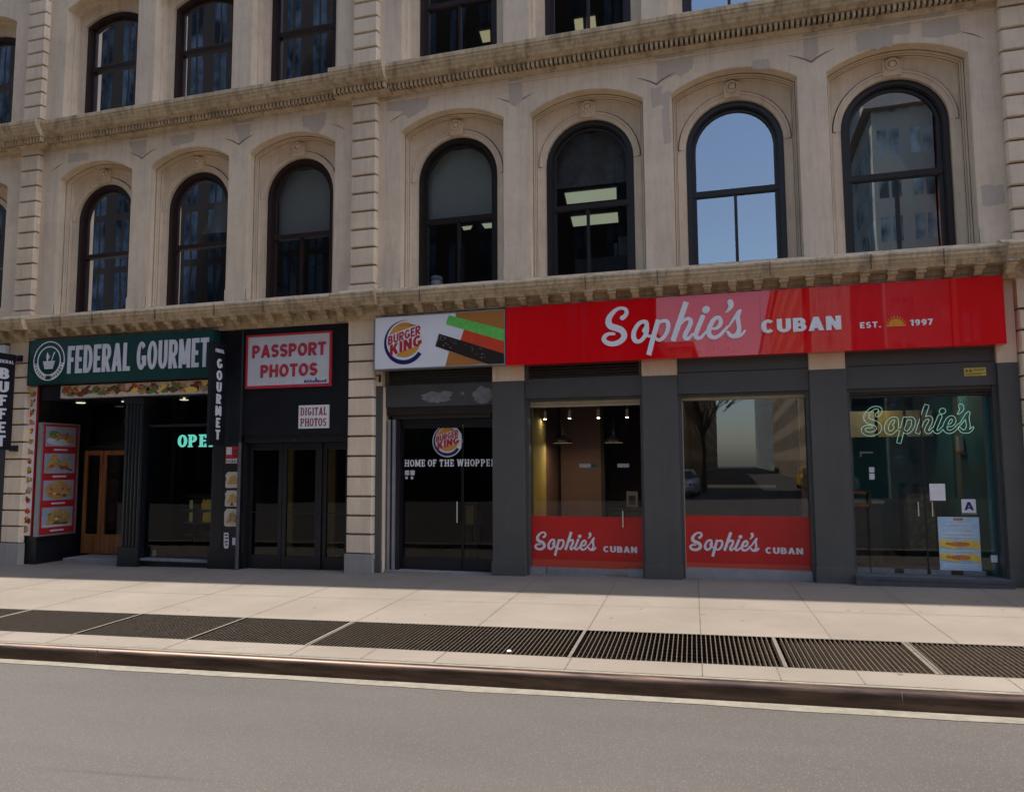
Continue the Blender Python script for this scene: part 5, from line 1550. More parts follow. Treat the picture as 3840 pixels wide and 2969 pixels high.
# ================================================================== photo shop entrance (black double doors)
S = thing('shop_front', 'black panelled entrance with glazed double doors under the passport photo sign', 'shop front', (-7.0, 0.0, zg(-7.0)), 'shop fronts along the ground floor')
b = MB(); b.box(-8.0, -5.965, 0.0, 0.3, 2.115, 3.93); b.build('panel', 'navy_black', S)
b = MB(); b.box(-7.97, -5.965, 0.03, 0.3, 1.99, 2.11); b.box(-7.97, -5.965, 0.02, 0.3, 2.085, 2.113); b.box(-7.05, -6.95, 0.012, 0.03, 2.0, 2.055, 1)
b.build('lintel', ['door_black', 'bronze'], S)
b = MB(); b.box(-8.0, -7.94, 0.04, 0.3, zg(-8) - 0.1, 1.99); b.build('jamb', 'door_black', S)
b = MB(); b.box(-6.03, -5.965, 0.04, 0.3, zg(-6) - 0.1, 1.99); b.build('jamb', 'door_black', S)
b = MB(); b.box(-6.585, -6.53, 0.1, 0.25, zg(-6.5) - 0.1, 1.985); b.build('mullion', 'door_black', S)
for xa, xb, hx in ((-7.935, -7.285, -7.30), (-7.275, -6.59, -6.61), (-6.525, -6.035, None)):
    d = MB(); zb = zg(xa) - 0.02
    d.box(xa, xa + 0.07, 0.13, 0.18, zb, 1.985); d.box(xb - 0.07, xb, 0.13, 0.18, zb, 1.985); d.box(xa + 0.07, xb - 0.07, 0.13, 0.18, zb, 0.13); d.box(xa + 0.07, xb - 0.07, 0.13, 0.18, 1.87, 1.985)
    d = d.build('door', 'door_black', S, bevel=0.004)
    g = MB(); rect(g, xa + 0.07, xb - 0.07, 0.13, 1.87, 0.16); g.build('pane', 'door_glass', d)
    h = MB(); h.box(xa + 0.03, xb - 0.03, 0.118, 0.13, 0.83, 0.845)
    if hx is not None: h.ball((hx - 0.015, 0.11, 1.0 if hx < -7 else 0.84), 0.018, 6)
    h.build('push_bar', 'bronze', d)
b = MB(); room(b, -8.0, -5.9, 0.3, 3.0, -0.2, 2.3, 0, 0, 0)
b.box(-7.62, -7.38, 0.6, 0.65, -0.1, 1.9, 1); b.box(-6.85, -6.62, 0.7, 0.75, -0.1, 1.9, 1); b.box(-6.3, -6.1, 0.6, 0.65, -0.1, 1.9, 1)
b.build('interior', ['room_dark', 'wall_olive'], S)
M['wall_olive_dim'] = M['wall_olive']

s = thing('sign', 'white red-bordered sign with red capitals for passport photos', 'sign', (-7.12, -0.02, 2.9))
b = MB(); b.box(-7.89, -6.345, -0.03, 0.0, 2.945, 3.775); b.build('panel', 'sign_dirty_white', s)
b = MB()
b.box(-7.93, -6.31, -0.036, 0.0, 2.90, 2.945); b.box(-7.93, -6.31, -0.036, 0.0, 3.775, 3.81); b.box(-7.93, -7.89, -0.036, 0.0, 2.945, 3.775); b.box(-6.345, -6.31, -0.036, 0.0, 2.945, 3.775)
b.build('border', 'letter_red', s)
for txt, x0, x1, z0, z1 in (("PASSPORT", -7.80, -6.41, 3.425, 3.635), ("PHOTOS", -7.63, -6.56, 3.09, 3.295)):
    b = MB(); b2 = MB()
    union_mesh(b, words(txt, x0, x1, z0, z1, 0.19, 0.19, gap=0.13), -0.038, -0.03)
    union_mesh(b2, words(txt, x0 - 0.010, x1 - 0.010, z0 - 0.010, z1 - 0.010, 0.19, 0.19, gap=0.13), -0.034, -0.0305)
    b.build('lettering', 'letter_red', s); b2.build('letter_shadow', 'ink_blue', s)
b = MB()
P = []
xq = -6.80
for w_, hh in ((0.03, 0.05), (0.045, 0.05), (0.05, 0.05), (0.03, 0.03), (0.035, 0.085), (0.02, 0.04), (0.04, 0.035), (0.035, 0.035), (0.03, 0.05)):
    P += brush([(xq, 2.965, 0.005), (xq + w_ * 0.3, 2.965 + hh, 0.006), (xq + w_ * 0.7, 2.97, 0.005), (xq + w_, 2.975 + hh * 0.4, 0.004)], 3, n=6)
    xq += w_ + 0.012
union_mesh(b, [fix(p) for p in P], -0.034, -0.03)
b.build('script', 'ink_blue', s)
s = thing('sign', 'small white sign with dark red capitals for digital photos', 'sign', (-6.62, -0.01, 2.21))
b = MB(); b.box(-6.9, -6.345, -0.025, 0.0, 2.215, 2.595); b.build('panel', 'sign_white', s)
b = MB(); union_mesh(b, words("DIGITAL", -6.865, -6.375, 2.43, 2.555, 0.19, 0.10, True, 0.06), -0.029, -0.025)
b2 = MB(); union_mesh(b2, words("PHOTOS", -6.865, -6.375, 2.25, 2.38, 0.19, 0.10, True, 0.06), -0.029, -0.025)
b.build('lettering', 'letter_maroon', s); b2.build('lettering', 'letter_maroon', s)

# ================================================================== delicatessen
S = thing('shop_front', 'dark delicatessen front with a wood door and tall window under the green sign', 'shop front', (-10.4, 0.0, zg(-10.4)), 'shop fronts along the ground floor')
b = MB(); b.box(-12.70, -8.0, 0.05, 0.3, 2.83, 3.93); b.box(-12.7, -12.42, 0.04, 0.3, zg(-12.7) - 0.1, 3.15); b.build('panel', 'navy_black', S)
b = MB(); zb = zg(-8.3) - 0.1
b.box(-8.57, -8.0, 0.0, 0.3, zb, 3.9); b.box(-8.6, -7.99, -0.015, 0.3, zb, 0.16); b.box(-8.54, -8.34, -0.006, 0.1, 0.2, 2.75)
b.build('pillar', 'navy_black', S, bevel=0.004)
b = MB(); b.box(-10.44, -10.05, 0.03, 0.3, zb, 2.83)
for k in range(5):
    x = -10.41 + 0.075 * k
    b.tube([(x + 0.02, 0.028, 0.22), (x + 0.02, 0.028, 2.75)], 0.022, 8)
b.box(-10.47, -10.03, -0.01, 0.3, zb, 0.2); b.box(-10.47, -10.03, 0.0, 0.3, 2.72, 2.83)
b.build('pillar', 'navy_black', S)
g = MB(); rect(g, -10.03, -8.58, 0.03, 2.83, 0.14); g.build('pane', 'shop_glass_dark', S)
b = MB(); b.box(-10.05, -8.57, 0.08, 0.35, zb, -0.02); b.box(-10.05, -8.57, 0.05, 0.35, -0.02, 0.02, 1); b.box(-10.03, -8.58, 0.11, 0.17, 2.3, 2.345)
b.build('sill', ['navy_black', 'bare_plaster'], S)
# recessed doorway
b = MB()
b.box(-12.42, -12.40, 0.3, 1.2, -0.25, 2.83)
b.box(-12.42, -12.30, 0.0, 0.95, -0.25, 0.30); b.box(-12.44, -12.28, -0.02, 0.98, 0.30, 0.33)
b.box(-10.44, -10.42, 0.3, 1.2, -0.25, 2.83)
b.box(-12.42, -10.42, 0.3, 1.2, 2.83, 2.86)
b.box(-12.42, -12.22, 0.98, 1.1, -0.25, 2.83); b.box(-12.22, -10.44, 0.98, 1.1, 1.93, 2.02)
b.build('recess', 'navy_black', S)
b = MB(); b.box(-11.97, -10.45, 0.28, 1.3, zg(-11) - 0.2, zg(-11.0) + 0.075); b.build('step', 'concrete_step', S)
for xa, xb in ((-12.21, -11.76), (-11.75, -10.9)):
    d = MB(); z0 = zg(-11) + 0.09
    d.box(xa, xa + 0.075, 0.9, 0.95, z0, 1.92); d.box(xb - 0.075, xb, 0.9, 0.95, z0, 1.92); d.box(xa + 0.075, xb - 0.075, 0.9, 0.95, z0, 0.32); d.box(xa + 0.075, xb - 0.075, 0.9, 0.95, 1.83, 1.92)
    d = d.build('door', 'varnished_wood', S, bevel=0.006)
    g = MB(); rect(g, xa + 0.075, xb - 0.075, 0.32, 1.83, 0.93); g.build('pane', 'door_glass', d)
g = MB(); rect(g, -12.2, -10.45, 2.02, 2.8, 1.03); g.build('transom_pane', 'door_glass', S)
b = MB(); room(b, -12.5, -10.43, 1.3, 5.5, -0.2, 2.95, 0, 0, 0); room(b, -10.43, -8.1, 0.3, 5.5, -0.2, 2.95, 0, 0, 0); b.build('interior', 'room_dark', S)
b = MB()
b.tube([(-7.985, -0.06, zb), (-7.985, -0.06, 2.0)], 0.028, 10, 1); b.tube([(-7.985, -0.06, 2.0), (-7.985, -0.06, 3.9)], 0.026, 10, 0)
for z in (0.9, 2.0, 3.0): b.box(-8.02, -7.95, -0.06, 0.0, z - 0.015, z + 0.015)
plain('pipe_grey', (0.075, 0.07, 0.075), 0.6, 0, 0.4, 0.3, 8.0)
small('drainpipe', 'thin vertical drainpipe between the delicatessen and the black entrance', 'pipe', b, ['navy_black', 'pipe_grey'])

s = thing('sign', 'dark green sign with a round bowl emblem and big white capitals', 'sign', (-10.4, -0.1, 3.1))
b = MB(); b.box(-12.46, -8.47, -0.2, 0.04, 3.105, 3.925); b.build('panel', 'sign_green', s)
b = MB(); b.box(-12.47, -8.46, -0.206, 0.04, 3.095, 3.11); b.box(-12.475, -12.455, -0.206, 0.04, 3.11, 3.925); b.build('frame', 'door_black', s)
YF = -0.2
b = MB()
b2 = MB()
union_mesh(b, words("FEDERAL", -11.555, -10.175, 3.282, 3.782, 0.245, 0.155, gap=0.11), YF - 0.012, YF)
union_mesh(b2, words("GOURMET", -10.03, -8.545, 3.285, 3.785, 0.245, 0.155, gap=0.11), YF - 0.012, YF)
b.build('lettering', 'letter_grey', s); b2.build('lettering', 'letter_grey', s)
cx, cz = -11.99, 3.533
b = MB()
def ring_poly(mb, r0, r1, a0, a1, y, mi=0, n=48):
    P = [(cx + r0 * cos(radians(a0 + (a1 - a0) * i / n)), cz + r0 * sin(radians(a0 + (a1 - a0) * i / n))) for i in range(n + 1)]
    Q = [(cx + r1 * cos(radians(a0 + (a1 - a0) * i / n)), cz + r1 * sin(radians(a0 + (a1 - a0) * i / n))) for i in range(n + 1)]
    mb.strip([(x, y, z) for x, z in P], [(x, y, z) for x, z in Q], mi)
    mb.strip([(x, y, z) for x, z in P], [(x, YF, z) for x, z in P], mi); mb.strip([(x, y, z) for x, z in Q], [(x, YF, z) for x, z in Q], mi)
ring_poly(b, 0.362, 0.343, 0, 360, YF - 0.003); ring_poly(b, 0.272, 0.250, 0, 360, YF - 0.003)
ring_poly(b, 0.343, 0.272, 188, 258, YF - 0.003); ring_poly(b, 0.343, 0.272, 282, 352, YF - 0.003)
P = []
for k in range(4):                                            # bowl drawn as stacked bands
    w0 = 0.145 - 0.012 * k; z0 = cz - 0.005 - 0.037 * k
    P.append(fix([(cx - w0, z0), (cx + w0, z0), (cx + w0 - 0.02, z0 - 0.03), (cx - w0 + 0.02, z0 - 0.03)]))
P += brush([(cx - 0.04, cz + 0.0, 0.008), (cx - 0.035, cz + 0.08, 0.03), (cx - 0.045, cz + 0.155, 0.006)], 4)
P += brush([(cx + 0.06, cz + 0.0, 0.006), (cx + 0.09, cz + 0.09, 0.009), (cx + 0.12, cz + 0.15, 0.012)], 4)
P += brush([(cx + 0.0, cz + 0.05, 0.005), (cx + 0.02, cz + 0.10, 0.004)], 2)
union_mesh(b, [fix(p) for p in P], YF - 0.003, YF)
b.build('emblem', 'letter_white', s)
b = MB()
def arc_words(txt, a0, a1, rr, hgt, y):
    polys = []
    for i, ch in enumerate(txt):
        a = radians(a0 + (a1 - a0) * i / (len(txt) - 1))
        for p in glyph(ch, 0.26, 0.2, GW[ch], False):
            q = []
            for u, v in p:
                lx = (u - GW[ch] / 2) * hgt * 0.95; lz = (v - 0.5) * hgt
                # baseline along the outer edge: letters stand inward
                rad = rr - lz; th = a + lx / rr
                q.append((cx + rad * cos(th), cz + rad * sin(th)))
            polys.append(fix(q))
    union_mesh(b, polys, y, YF)
arc_words("FEDERAL", 193, 253, 0.308, 0.05, YF - 0.0045); arc_words("GOURMET", 287, 347, 0.308, 0.05, YF - 0.0045)
b.build('ring_lettering', 'sign_green', s)

# food picture strips
s = thing('picture_strip', 'long horizontal strip of printed food pictures under the green sign', 'picture strip', (-10.2, -0.1, 2.85))
plain('print_cream', (0.66, 0.52, 0.42), 0.5, 0, 0.3, 0.25, 16.0)
plain('print_white', (0.74, 0.71, 0.69), 0.5, 0, 0.3, 0.06, 16.0)
FOODS = ['bread_tan', 'pizza_print', 'filling_print', 'letter_red', 'bread_dark', 'salad_green', 'food_print', 'poster_yellow', 'tomato_red', 'letter_maroon']
def dishes(root, x0, x1, z0, z1, y, n, seed, size, horizontal=True):
    """printed dishes: each a small flat heap of overlapping shapes"""
    rd = random.Random(seed)
    for i in range(n):
        t = (i + 0.5) / n
        cx_, cz_ = (x0 + (x1 - x0) * t, (z0 + z1) / 2) if horizontal else ((x0 + x1) / 2, z0 + (z1 - z0) * t)
        mats = rd.sample(FOODS, 4); mb = MB()
        for q in range(6):
            rx = size * (0.45 + 0.6 * rd.random()) * (1.25 if horizontal else 0.75); rz = size * (0.25 + 0.4 * rd.random()) * (0.8 if horizontal else 1.0)
            ox = rd.uniform(-.7, .7) * size; oz = rd.uniform(-.45, .45) * size
            rot = rd.uniform(-0.8, 0.8); m_ = 7 if rd.random() < .4 else 14
            P = []
            for k in range(m_):
                a = 2 * pi * k / m_; w = 0.75 + 0.4 * rd.random()
                ux, uz = rx * w * cos(a), rz * w * sin(a)
                P.append((min(x1 - .004, max(x0 + .004, cx_ + ox + ux * cos(rot) - uz * sin(rot))), min(z1 - .004, max(z0 + .004, cz_ + oz + ux * sin(rot) + uz * cos(rot)))))
            yy = y - 0.0012 - 0.0007 * q
            mb.add([(a, yy, c) for a, c in P], [tuple(range(m_))], q % 4)
        mb.build('food_picture', mats, root)
b = MB(); b.box(-11.78, -8.56, -0.1, 0.04, 2.855, 3.075); b.build('panel', 'print_cream', s)
dishes(s, -11.77, -8.57, 2.86, 3.07, -0.1, 15, 21, 0.115)
b = MB(); b.box(-11.79, -8.55, -0.103, 0.04, 2.85, 2.857); b.box(-11.792, -11.78, -0.103, 0.04, 2.857, 3.08)
for x in (-11.32, -10.95): b.box(x - 0.003, x + 0.003, -0.1015, -0.09, 2.857, 3.075)
b.build('frame', 'sign_dirty_white', s)
s = thing('picture_strip', 'tall narrow strip of printed food pictures beside the quoined stone pier', 'picture strip', (-12.56, 0.0, 0.35))
b = MB(); b.box(-12.69, -12.45, 0.0, 0.04, 0.36, 3.09); b.build('panel', 'print_white', s)
dishes(s, -12.685, -12.455, 0.38, 3.07, 0.0, 15, 8, 0.085, False)
b = MB()
b.box(-12.695, -12.69, -0.003, 0.04, 0.355, 3.095); b.box(-12.45, -12.445, -0.003, 0.04, 0.355, 3.095); b.box(-12.69, -12.45, -0.003, 0.04, 3.09, 3.10)
b.build('frame', 'poster_red', s)

# lit menu case on the side wall of the doorway: its face looks to the right
s = thing('menu_case', 'tall menu case with four food pictures in red frames inside the doorway', 'menu case', (-12.33, 0.4, 0.33))
b = MB(); b.box(-12.385, -12.285, 0.0, 0.84, 0.34, 2.43); b.build('case', 'metal_grey', s)
XF = -12.285
def sflat(poly, d, mt, name):
    """polygon (y, z) on the case's right-hand face"""
    m_ = MB(); n = len(poly)
    m_.add([(XF + d, y, z) for y, z in poly] + [(XF, y, z) for y, z in poly], [tuple(range(n))] + [(i, (i + 1) % n, (i + 1) % n + n, i + n) for i in range(n)])
    return m_.build(name, mt, s)
sflat([(0.03, 0.37), (0.79, 0.37), (0.79, 2.40), (0.03, 2.40)], 0.004, 'poster_red', 'red_sheet')
H = 0.50
for i in range(4):
    z1 = 2.36 - i * H; z0 = z1 - 0.37
    pic = sflat([(0.07, z0), (0.74, z0), (0.74, z1), (0.07, z1)], 0.007, 'photo_backdrop', 'picture')
    lab = sflat([(0.26, z0 - 0.075), (0.56, z0 - 0.075), (0.56, z0 - 0.045), (0.26, z0 - 0.045)], 0.007, 'sign_dirty_white', 'caption')
    zc = (z0 + z1) / 2; yc = 0.405
    def sub(poly, d, mt, name):
        o = sflat([(yc + a, zc + c) for a, c in poly], d, mt, name); o.parent = pic
        o.matrix_parent_inverse = Matrix.Translation(-world_loc(pic))
    ell = lambda ry, rz, cy=0, c_=0, n=18: [(cy + ry * cos(2 * pi * k / n), c_ + rz * sin(2 * pi * k / n)) for k in range(n)]
    if i == 0:
        sub(ell(0.29, 0.085, -0.02, -0.08), 0.009, 'plate_white', 'plate'); sub(ell(0.24, 0.05, -0.03, 0.0), 0.011, 'filling_print', 'salad'); sub(ell(0.1, 0.07, 0.2, -0.05), 0.013, 'pizza_print', 'roll'); sub(ell(0.12, 0.06, -0.15, 0.05), 0.012, 'salad_green', 'leaves')
    elif i == 1:
        sub([(-0.31, -0.14), (-0.02, -0.04), (-0.05, 0.15), (-0.18, 0.16)], 0.009, 'bread_tan', 'quesadilla'); sub([(-0.02, -0.04), (0.28, -0.12), (0.10, 0.11)], 0.010, 'bread_tan', 'quesadilla')
        sub([(-0.02, -0.06), (0.29, -0.15), (0.28, -0.12), (-0.02, -0.03)], 0.012, 'bread_dark', 'edge')
    elif i == 2:
        sub(ell(0.29, 0.17, 0, 0, 26), 0.009, 'bread_tan', 'crust'); sub(ell(0.26, 0.148, 0, 0.004, 26), 0.011, 'pizza_print', 'pizza')
    else:
        sub([(-0.31, -0.17), (0.30, -0.17), (0.27, -0.13), (-0.28, -0.13)], 0.0085, 'plate_white', 'plate'); sub([(-0.27, -0.14), (0.25, -0.15), (0.29, 0.02), (0.18, 0.14), (-0.14, 0.13), (-0.2, -0.02)], 0.009, 'bread_tan', 'sandwich'); sub([(-0.13, -0.06), (0.2, -0.09), (0.24, -0.02), (-0.11, 0.05)], 0.011, 'filling_print', 'filling'); sub([(-0.1, -0.125), (0.22, -0.135), (0.22, -0.10), (-0.1, -0.09)], 0.0105, 'bread_dark', 'filling')

    rd = random.Random(40 + i)
    for q in range(9):                                        # crumbs, herbs and sauce in each picture
        a0, c0 = rd.uniform(-.2, .2), rd.uniform(-.1, .07)
        sub(ell(rd.uniform(.015, .05), rd.uniform(.012, .03), a0, c0, 9), 0.0142 + 0.0004 * q, rd.choice(['salad_green', 'letter_red', 'bread_dark', 'poster_yellow', 'bread_tan', 'filling_print']), 'garnish')

# blade signs standing out from the wall: letters face right
def blade(label, x, yo, yi, z0, z1, text, ztop, zstep, hgt, yc, wid, small_z, arms):
    s = thing('blade_sign', label, 'blade sign', (x, yi, z0), 'black blade signs with stacked letters')
    b = MB(); b.box(x - 0.06, x, yo, yi, z0, z1); b.build('panel', 'navy_black', s)
    def put(polys, d, nm='letter'):
        L = MB(); t = MB(); union_mesh(t, polys, 0, 1)
        for f in t.f:
            vsq = [t.v[i] for i in f]
            L.add([(x + (d if q[1] == 0 else 0.0), q[0], q[2]) for q in vsq], [tuple(range(len(vsq)))])
        L.build(nm, 'letter_grey', s)
    for i, ch in enumerate(text):
        w = wid * (GW[ch] / 0.68 if ch != 'M' else 1.15)
        zt = ztop - i * zstep
        put(words(ch, yc - w / 2, yc + w / 2, zt - hgt, zt, 0.27, 0.2), 0.006)
    put(words("FEDERAL", yc - wid * 0.85, yc + wid * 0.85, small_z, small_z + 0.06, 0.2, 0.16, gap=0.14), 0.005, 'heading')
    if arms:
        A = MB()
        for z in (z1 - 0.06, z0 + 0.03):
            A.box(x - 0.05, x - 0.01, yi, -0.13, z - 0.012, z + 0.012); A.box(x - 0.08, x + 0.06, -0.17, -0.10, z - 0.055, z + 0.055)
        A.build('arm', 'door_black', s)
blade('tall black blade sign with stacked letters spelling GOURMET', -8.27, -0.47, -0.10, 1.95, 3.66, "GOURMET", 3.40, 0.198, 0.165, -0.27, 0.13, 3.50, False)
blade('black blade sign with stacked letters spelling BUFFET, cut by the left edge', -12.78, -0.78, -0.20, 1.92, 3.68, "BUFFET", 3.41, 0.245, 0.20, -0.42, 0.22, 3.50, True)
b = MB(); b.box(-14.6, -13.06, -0.2, 0.0, 3.72, 3.88); b.box(-14.6, -13.06, -0.205, 0.0, 3.66, 3.72, 1)
small('sign', 'end of a white and red sign above the blade sign at the far left', 'sign', b, ['sign_dirty_white', 'poster_red'])
b = MB(); b.box(-14.6, -13.05, 0.0, 0.02, zg(-13.5) - 0.2, 3.66); small('shop_front', 'black shop front edge left of the quoined stone pier, cut by the picture', 'shop front', b, 'navy_black')

# posters on the dark pillar
s = thing('poster', 'small red and white poster, topmost on the dark pillar', 'poster', (-8.155, -0.01, 1.65))
b = MB(); b.box(-8.30, -8.01, -0.006, 0.0, 1.65, 1.935); b.build('sheet', 'poster_red', s)
b = MB(); b.box(-8.285, -8.18, -0.009, -0.006, 1.80, 1.925, 0); b.box(-8.29, -8.02, -0.009, -0.006, 1.655, 1.73, 0); b.build('panel', 'plate_white', s)
b = MB()
rnd = random.Random(3); x = -8.285
while x < -8.035:
    w = 0.012 + rnd.random() * 0.014
    b.box(x, x + w * 0.55, -0.011, -0.009, 1.665, 1.70 + rnd.random() * 0.025); x += w + 0.008
for k in range(3): b.box(-8.16, -8.03, -0.009, -0.006, 1.77 + 0.045 * k, 1.785 + 0.045 * k)
b.build('print', 'ink_black', s)
for i, (z0, z1, lab, mt) in enumerate(((1.24, 1.51, 'cream sandwich picture, upper of three on the dark pillar', 'bread_tan'), (0.93, 1.20, 'cream sandwich picture with a dark notch, middle of three on the pillar', 'bread_tan'), (0.60, 0.895, 'cream picture of pale food, lowest of three on the dark pillar', 'filling_print'))):
    s = thing('food_picture', lab, 'picture', (-8.16, -0.01, z0), 'food pictures on the dark pillar')
    h = z1 - z0
    poly = [(-8.29, z0 + 0.02), (-8.26, z0), (-8.05, z0 + 0.005), (-8.03, z0 + 0.03), (-8.03, z1 - 0.02), (-8.05, z1), (-8.25, z1), (-8.295, z1 - 0.06)]
    if i < 2: poly += [(-8.275, z0 + h * 0.6), (-8.285, z0 + h * 0.45)]
    b = MB(); b.prism(fix(poly), -0.006, 0.0)
    plain('paper_cream', (0.46, 0.42, 0.34), 0.6, 0, 0.3, 0.08, 12.0)
    b.build('sheet', 'paper_cream', s)
    b = MB(); b.prism(fix([(-8.25, z0 + 0.06), (-8.06, z0 + 0.07), (-8.05, z0 + h * 0.55), (-8.12, z1 - 0.05), (-8.2, z1 - 0.08)]), -0.008, -0.006); b.build('food', mt, s)
    if i == 1:
        b = MB(); b.prism(fix([(-8.19, z0 + 0.02), (-8.11, z0 + 0.02), (-8.15, z0 + 0.08)]), -0.010, -0.008); b.build('notch', 'bread_dark', s)
s = thing('sticker', 'small peeling white sticker at the bottom of the dark pillar', 'sticker', (-8.2, -0.01, 0.23))
b = MB(); b.prism(fix([(-8.285, 0.30), (-8.27, 0.24), (-8.20, 0.24), (-8.185, 0.31), (-8.20, 0.50), (-8.285, 0.50)]), -0.012, -0.006); b.box(-8.12, -8.06, -0.010, -0.006, 0.30, 0.42); b.build('sheet', 'letter_grey', s)
b = MB()
for z, x0, x1 in ((0.45, -8.27, -8.21), (0.40, -8.26, -8.2), (0.34, -8.265, -8.21), (0.29, -8.25, -8.21)): b.box(x0, x1, -0.0135, -0.012, z, z + 0.022)
b.build('print', 'ink_black', s)

# glowing OPEN letters in the tall window
b = MB(); union_mesh(b, words("OPEN", -9.54, -8.66, 1.945, 2.165, 0.23, 0.13, True, 0.06), 0.30, 0.315)
small('open_sign', 'glowing turquoise slab letters hanging behind the delicatessen window', 'neon sign', b, 'open_neon')
b = MB()
small_ = None
r = thing('chiller', 'open chiller with lit green shelves inside the delicatessen window', 'chiller', (-10.15, 1.8, 0.0))
b = MB(); b.box(-10.65, -9.68, 2.1, 2.2, -0.1, 1.05); b.box(-10.68, -10.62, 1.5, 2.2, -0.1, 1.08); b.box(-9.70, -9.64, 1.5, 2.2, -0.1, 1.08); b.box(-10.15, -10.11, 1.5, 2.2, -0.1, 1.02); b.box(-10.65, -9.68, 1.5, 2.2, -0.1, 0.1); b.box(-10.66, -9.66, 1.48, 2.2, 1.0, 1.06)
b.build('cabinet', 'counter_dark', r)
b = MB()
for z in (0.28, 0.5, 0.74): b.box(-10.62, -9.70, 1.5, 2.1, z, z + 0.025)
b.build('shelf', 'counter_steel', r)
b = MB()
for k, z in enumerate((0.53, 0.77)): b.box(-10.6, -9.75, 1.75, 2.05, z, z + 0.17)
b.build('goods', 'goods_glow', r)
for i, (x, z, hh) in enumerate(((-10.0, 0.77, 0.2), (-9.9, 0.77, 0.21), (-9.97, 0.53, 0.18), (-9.88, 0.53, 0.19))):
    b = MB(); b.lathe((x, 1.62, z), [(0.0001, 0), (0.035, 0.0), (0.037, hh * 0.6), (0.015, hh * 0.8), (0.015, hh), (0.0001, hh)], 12)
    small('bottle', 'yellow bottle standing on the lit chiller shelves inside the delicatessen', 'bottle', b, 'bottle_yellow', 'yellow bottles in the chiller', smooth=True)
b = MB(); b.box(-11.05, -10.72, 1.5, 1.9, -0.1, 1.0)
for k in range(4): b.box(-11.0, -10.75, 1.48, 1.5, 0.45 + 0.15 * k, 0.52 + 0.15 * k, 1)
small('leaflet_rack', 'dark rack with grey leaflets beside the lit chiller', 'rack', b, ['counter_dark', 'counter_steel'])
b = MB(); b.box(-9.99, -9.95, 0.30, 0.34, 0.03, 0.13); small('ornament', 'tiny pale ornament on the sill of the delicatessen window', 'ornament', b, 'letter_grey')
for x, y, lab in ((-12.0, 0.55, 'oval lamp at the left end of the dark doorway ceiling'), (-11.0, 0.62, 'oval lamp near the fluted pillar on the doorway ceiling')):
    b = MB(); b.lathe((x, y, 2.815), [(0.0001, 0.0), (0.075, 0.0), (0.085, 0.012)], 18)
    small('ceiling_lamp', lab, 'lamp', b, 'soffit_lamp', 'oval lamps on the delicatessen ceilings')
for x, y, lab in ((-9.6, 0.5, 'oval lamp inside the tall delicatessen window, left of its twin'), (-8.8, 0.9, 'oval lamp inside the tall delicatessen window beside the blade sign')):
    b = MB(); b.lathe((x, y, 2.80), [(0.0001, 0.0), (0.07, 0.0), (0.08, 0.012), (0.02, 0.02), (0.01, 0.14)], 18)
    small('ceiling_lamp', lab, 'lamp', b, 'soffit_lamp', 'oval lamps on the delicatessen ceilings')

# ================================================================== upper rooms: lamps and clutter seen through the glass
def troffer(quad, z, label, mt='troffer_light'):
    l = thing('ceiling_light', label, 'ceiling light', (quad[0][0], quad[0][1], z), 'lit ceiling panels behind the upper windows')
    b = MB(); b.add([(x, y, z) for x, y in quad], [(0, 1, 2, 3)]); b.build('diffuser', mt, l)
    cx_ = sum(q[0] for q in quad) / 4; cy_ = sum(q[1] for q in quad) / 4
    b = MB(); big = [(cx_ + (x - cx_) * 1.04, cy_ + (y - cy_) * 1.06) for x, y in quad]
    b.strip([(x, y, z - 0.004) for x, y in big + big[:1]], [(x, y, z - 0.004) for x, y in quad + quad[:1]]); b.build('trim', 'white_paint', l)
troffer([(-3.35, 4.385), (-2.25, 4.385), (-2.35, 5.09), (-3.45, 5.09)], 7.345, 'larger lit ceiling panel in the upper sash behind the middle arched window')
troffer([(-3.55, 5.955), (-2.46, 5.955), (-2.55, 6.70), (-3.65, 6.70)], 7.345, 'lit ceiling panel split by the mullion of the middle arched window')
troffer([(-9.06, 3.90), (-8.2, 3.95), (-8.6, 4.61), (-9.21, 4.61)], 7.345, 'lit ceiling panel showing beside the frame left of the middle quoined pilaster')
troffer([(-6.23, 5.9), (-5.95, 5.88), (-6.10, 6.16), (-6.28, 6.18)], 7.345, 'left of two small lit panels under the rail right of the quoined pilaster')
troffer([(-5.70, 5.82), (-5.40, 5.82), (-5.55, 6.2), (-5.74, 6.2)], 7.345, 'right of two small lit panels under the rail right of the quoined pilaster')
troffer([(-2.91, 3.46), (-2.73, 3.46), (-2.80, 3.88), (-2.97, 3.88)], 10.6, 'left yellow panel of the pair behind the top row window', 'troffer_warm')
troffer([(-2.65, 3.46), (-2.48, 3.46), (-2.53, 3.88), (-2.73, 3.88)], 10.6, 'right yellow panel of the pair behind the top row window', 'troffer_warm')
troffer([(-4.89, 3.31), (-4.66, 3.31), (-4.79, 3.74), (-4.96, 3.74)], 10.6, 'single yellow panel in the corner of the top row window by the pilaster', 'troffer_warm')
r = thing('bucket', 'white bucket stuffed with white plastic behind the sill of an arched window', 'bucket', (-4.73, 0.62, 4.46))
b = MB(); b.lathe((-4.73, 0.62, 4.46), [(0.0001, 0), (0.085, 0), (0.105, 0.2), (0.1, 0.2)], 18); b.build('tub', 'white_paint', r, smooth=True)
b = MB(); b.ball((-4.75, 0.62, 4.70), 0.095, 7, 0, (1, 0.9, 0.7)); b.ball((-4.68, 0.60, 4.69), 0.07, 6, 0, (1, 0.9, 0.8)); b.build('plastic', 'paper_grey', r, smooth=True)
b = MB(); b.box(-2.5, -1.5, 1.2, 2.0, 4.45, 5.0); b.box(-1.85, -1.80, 1.3, 1.35, 5.0, 5.25, 1); b.box(-1.78, -1.55, 1.3, 1.4, 5.0, 5.35, 1)
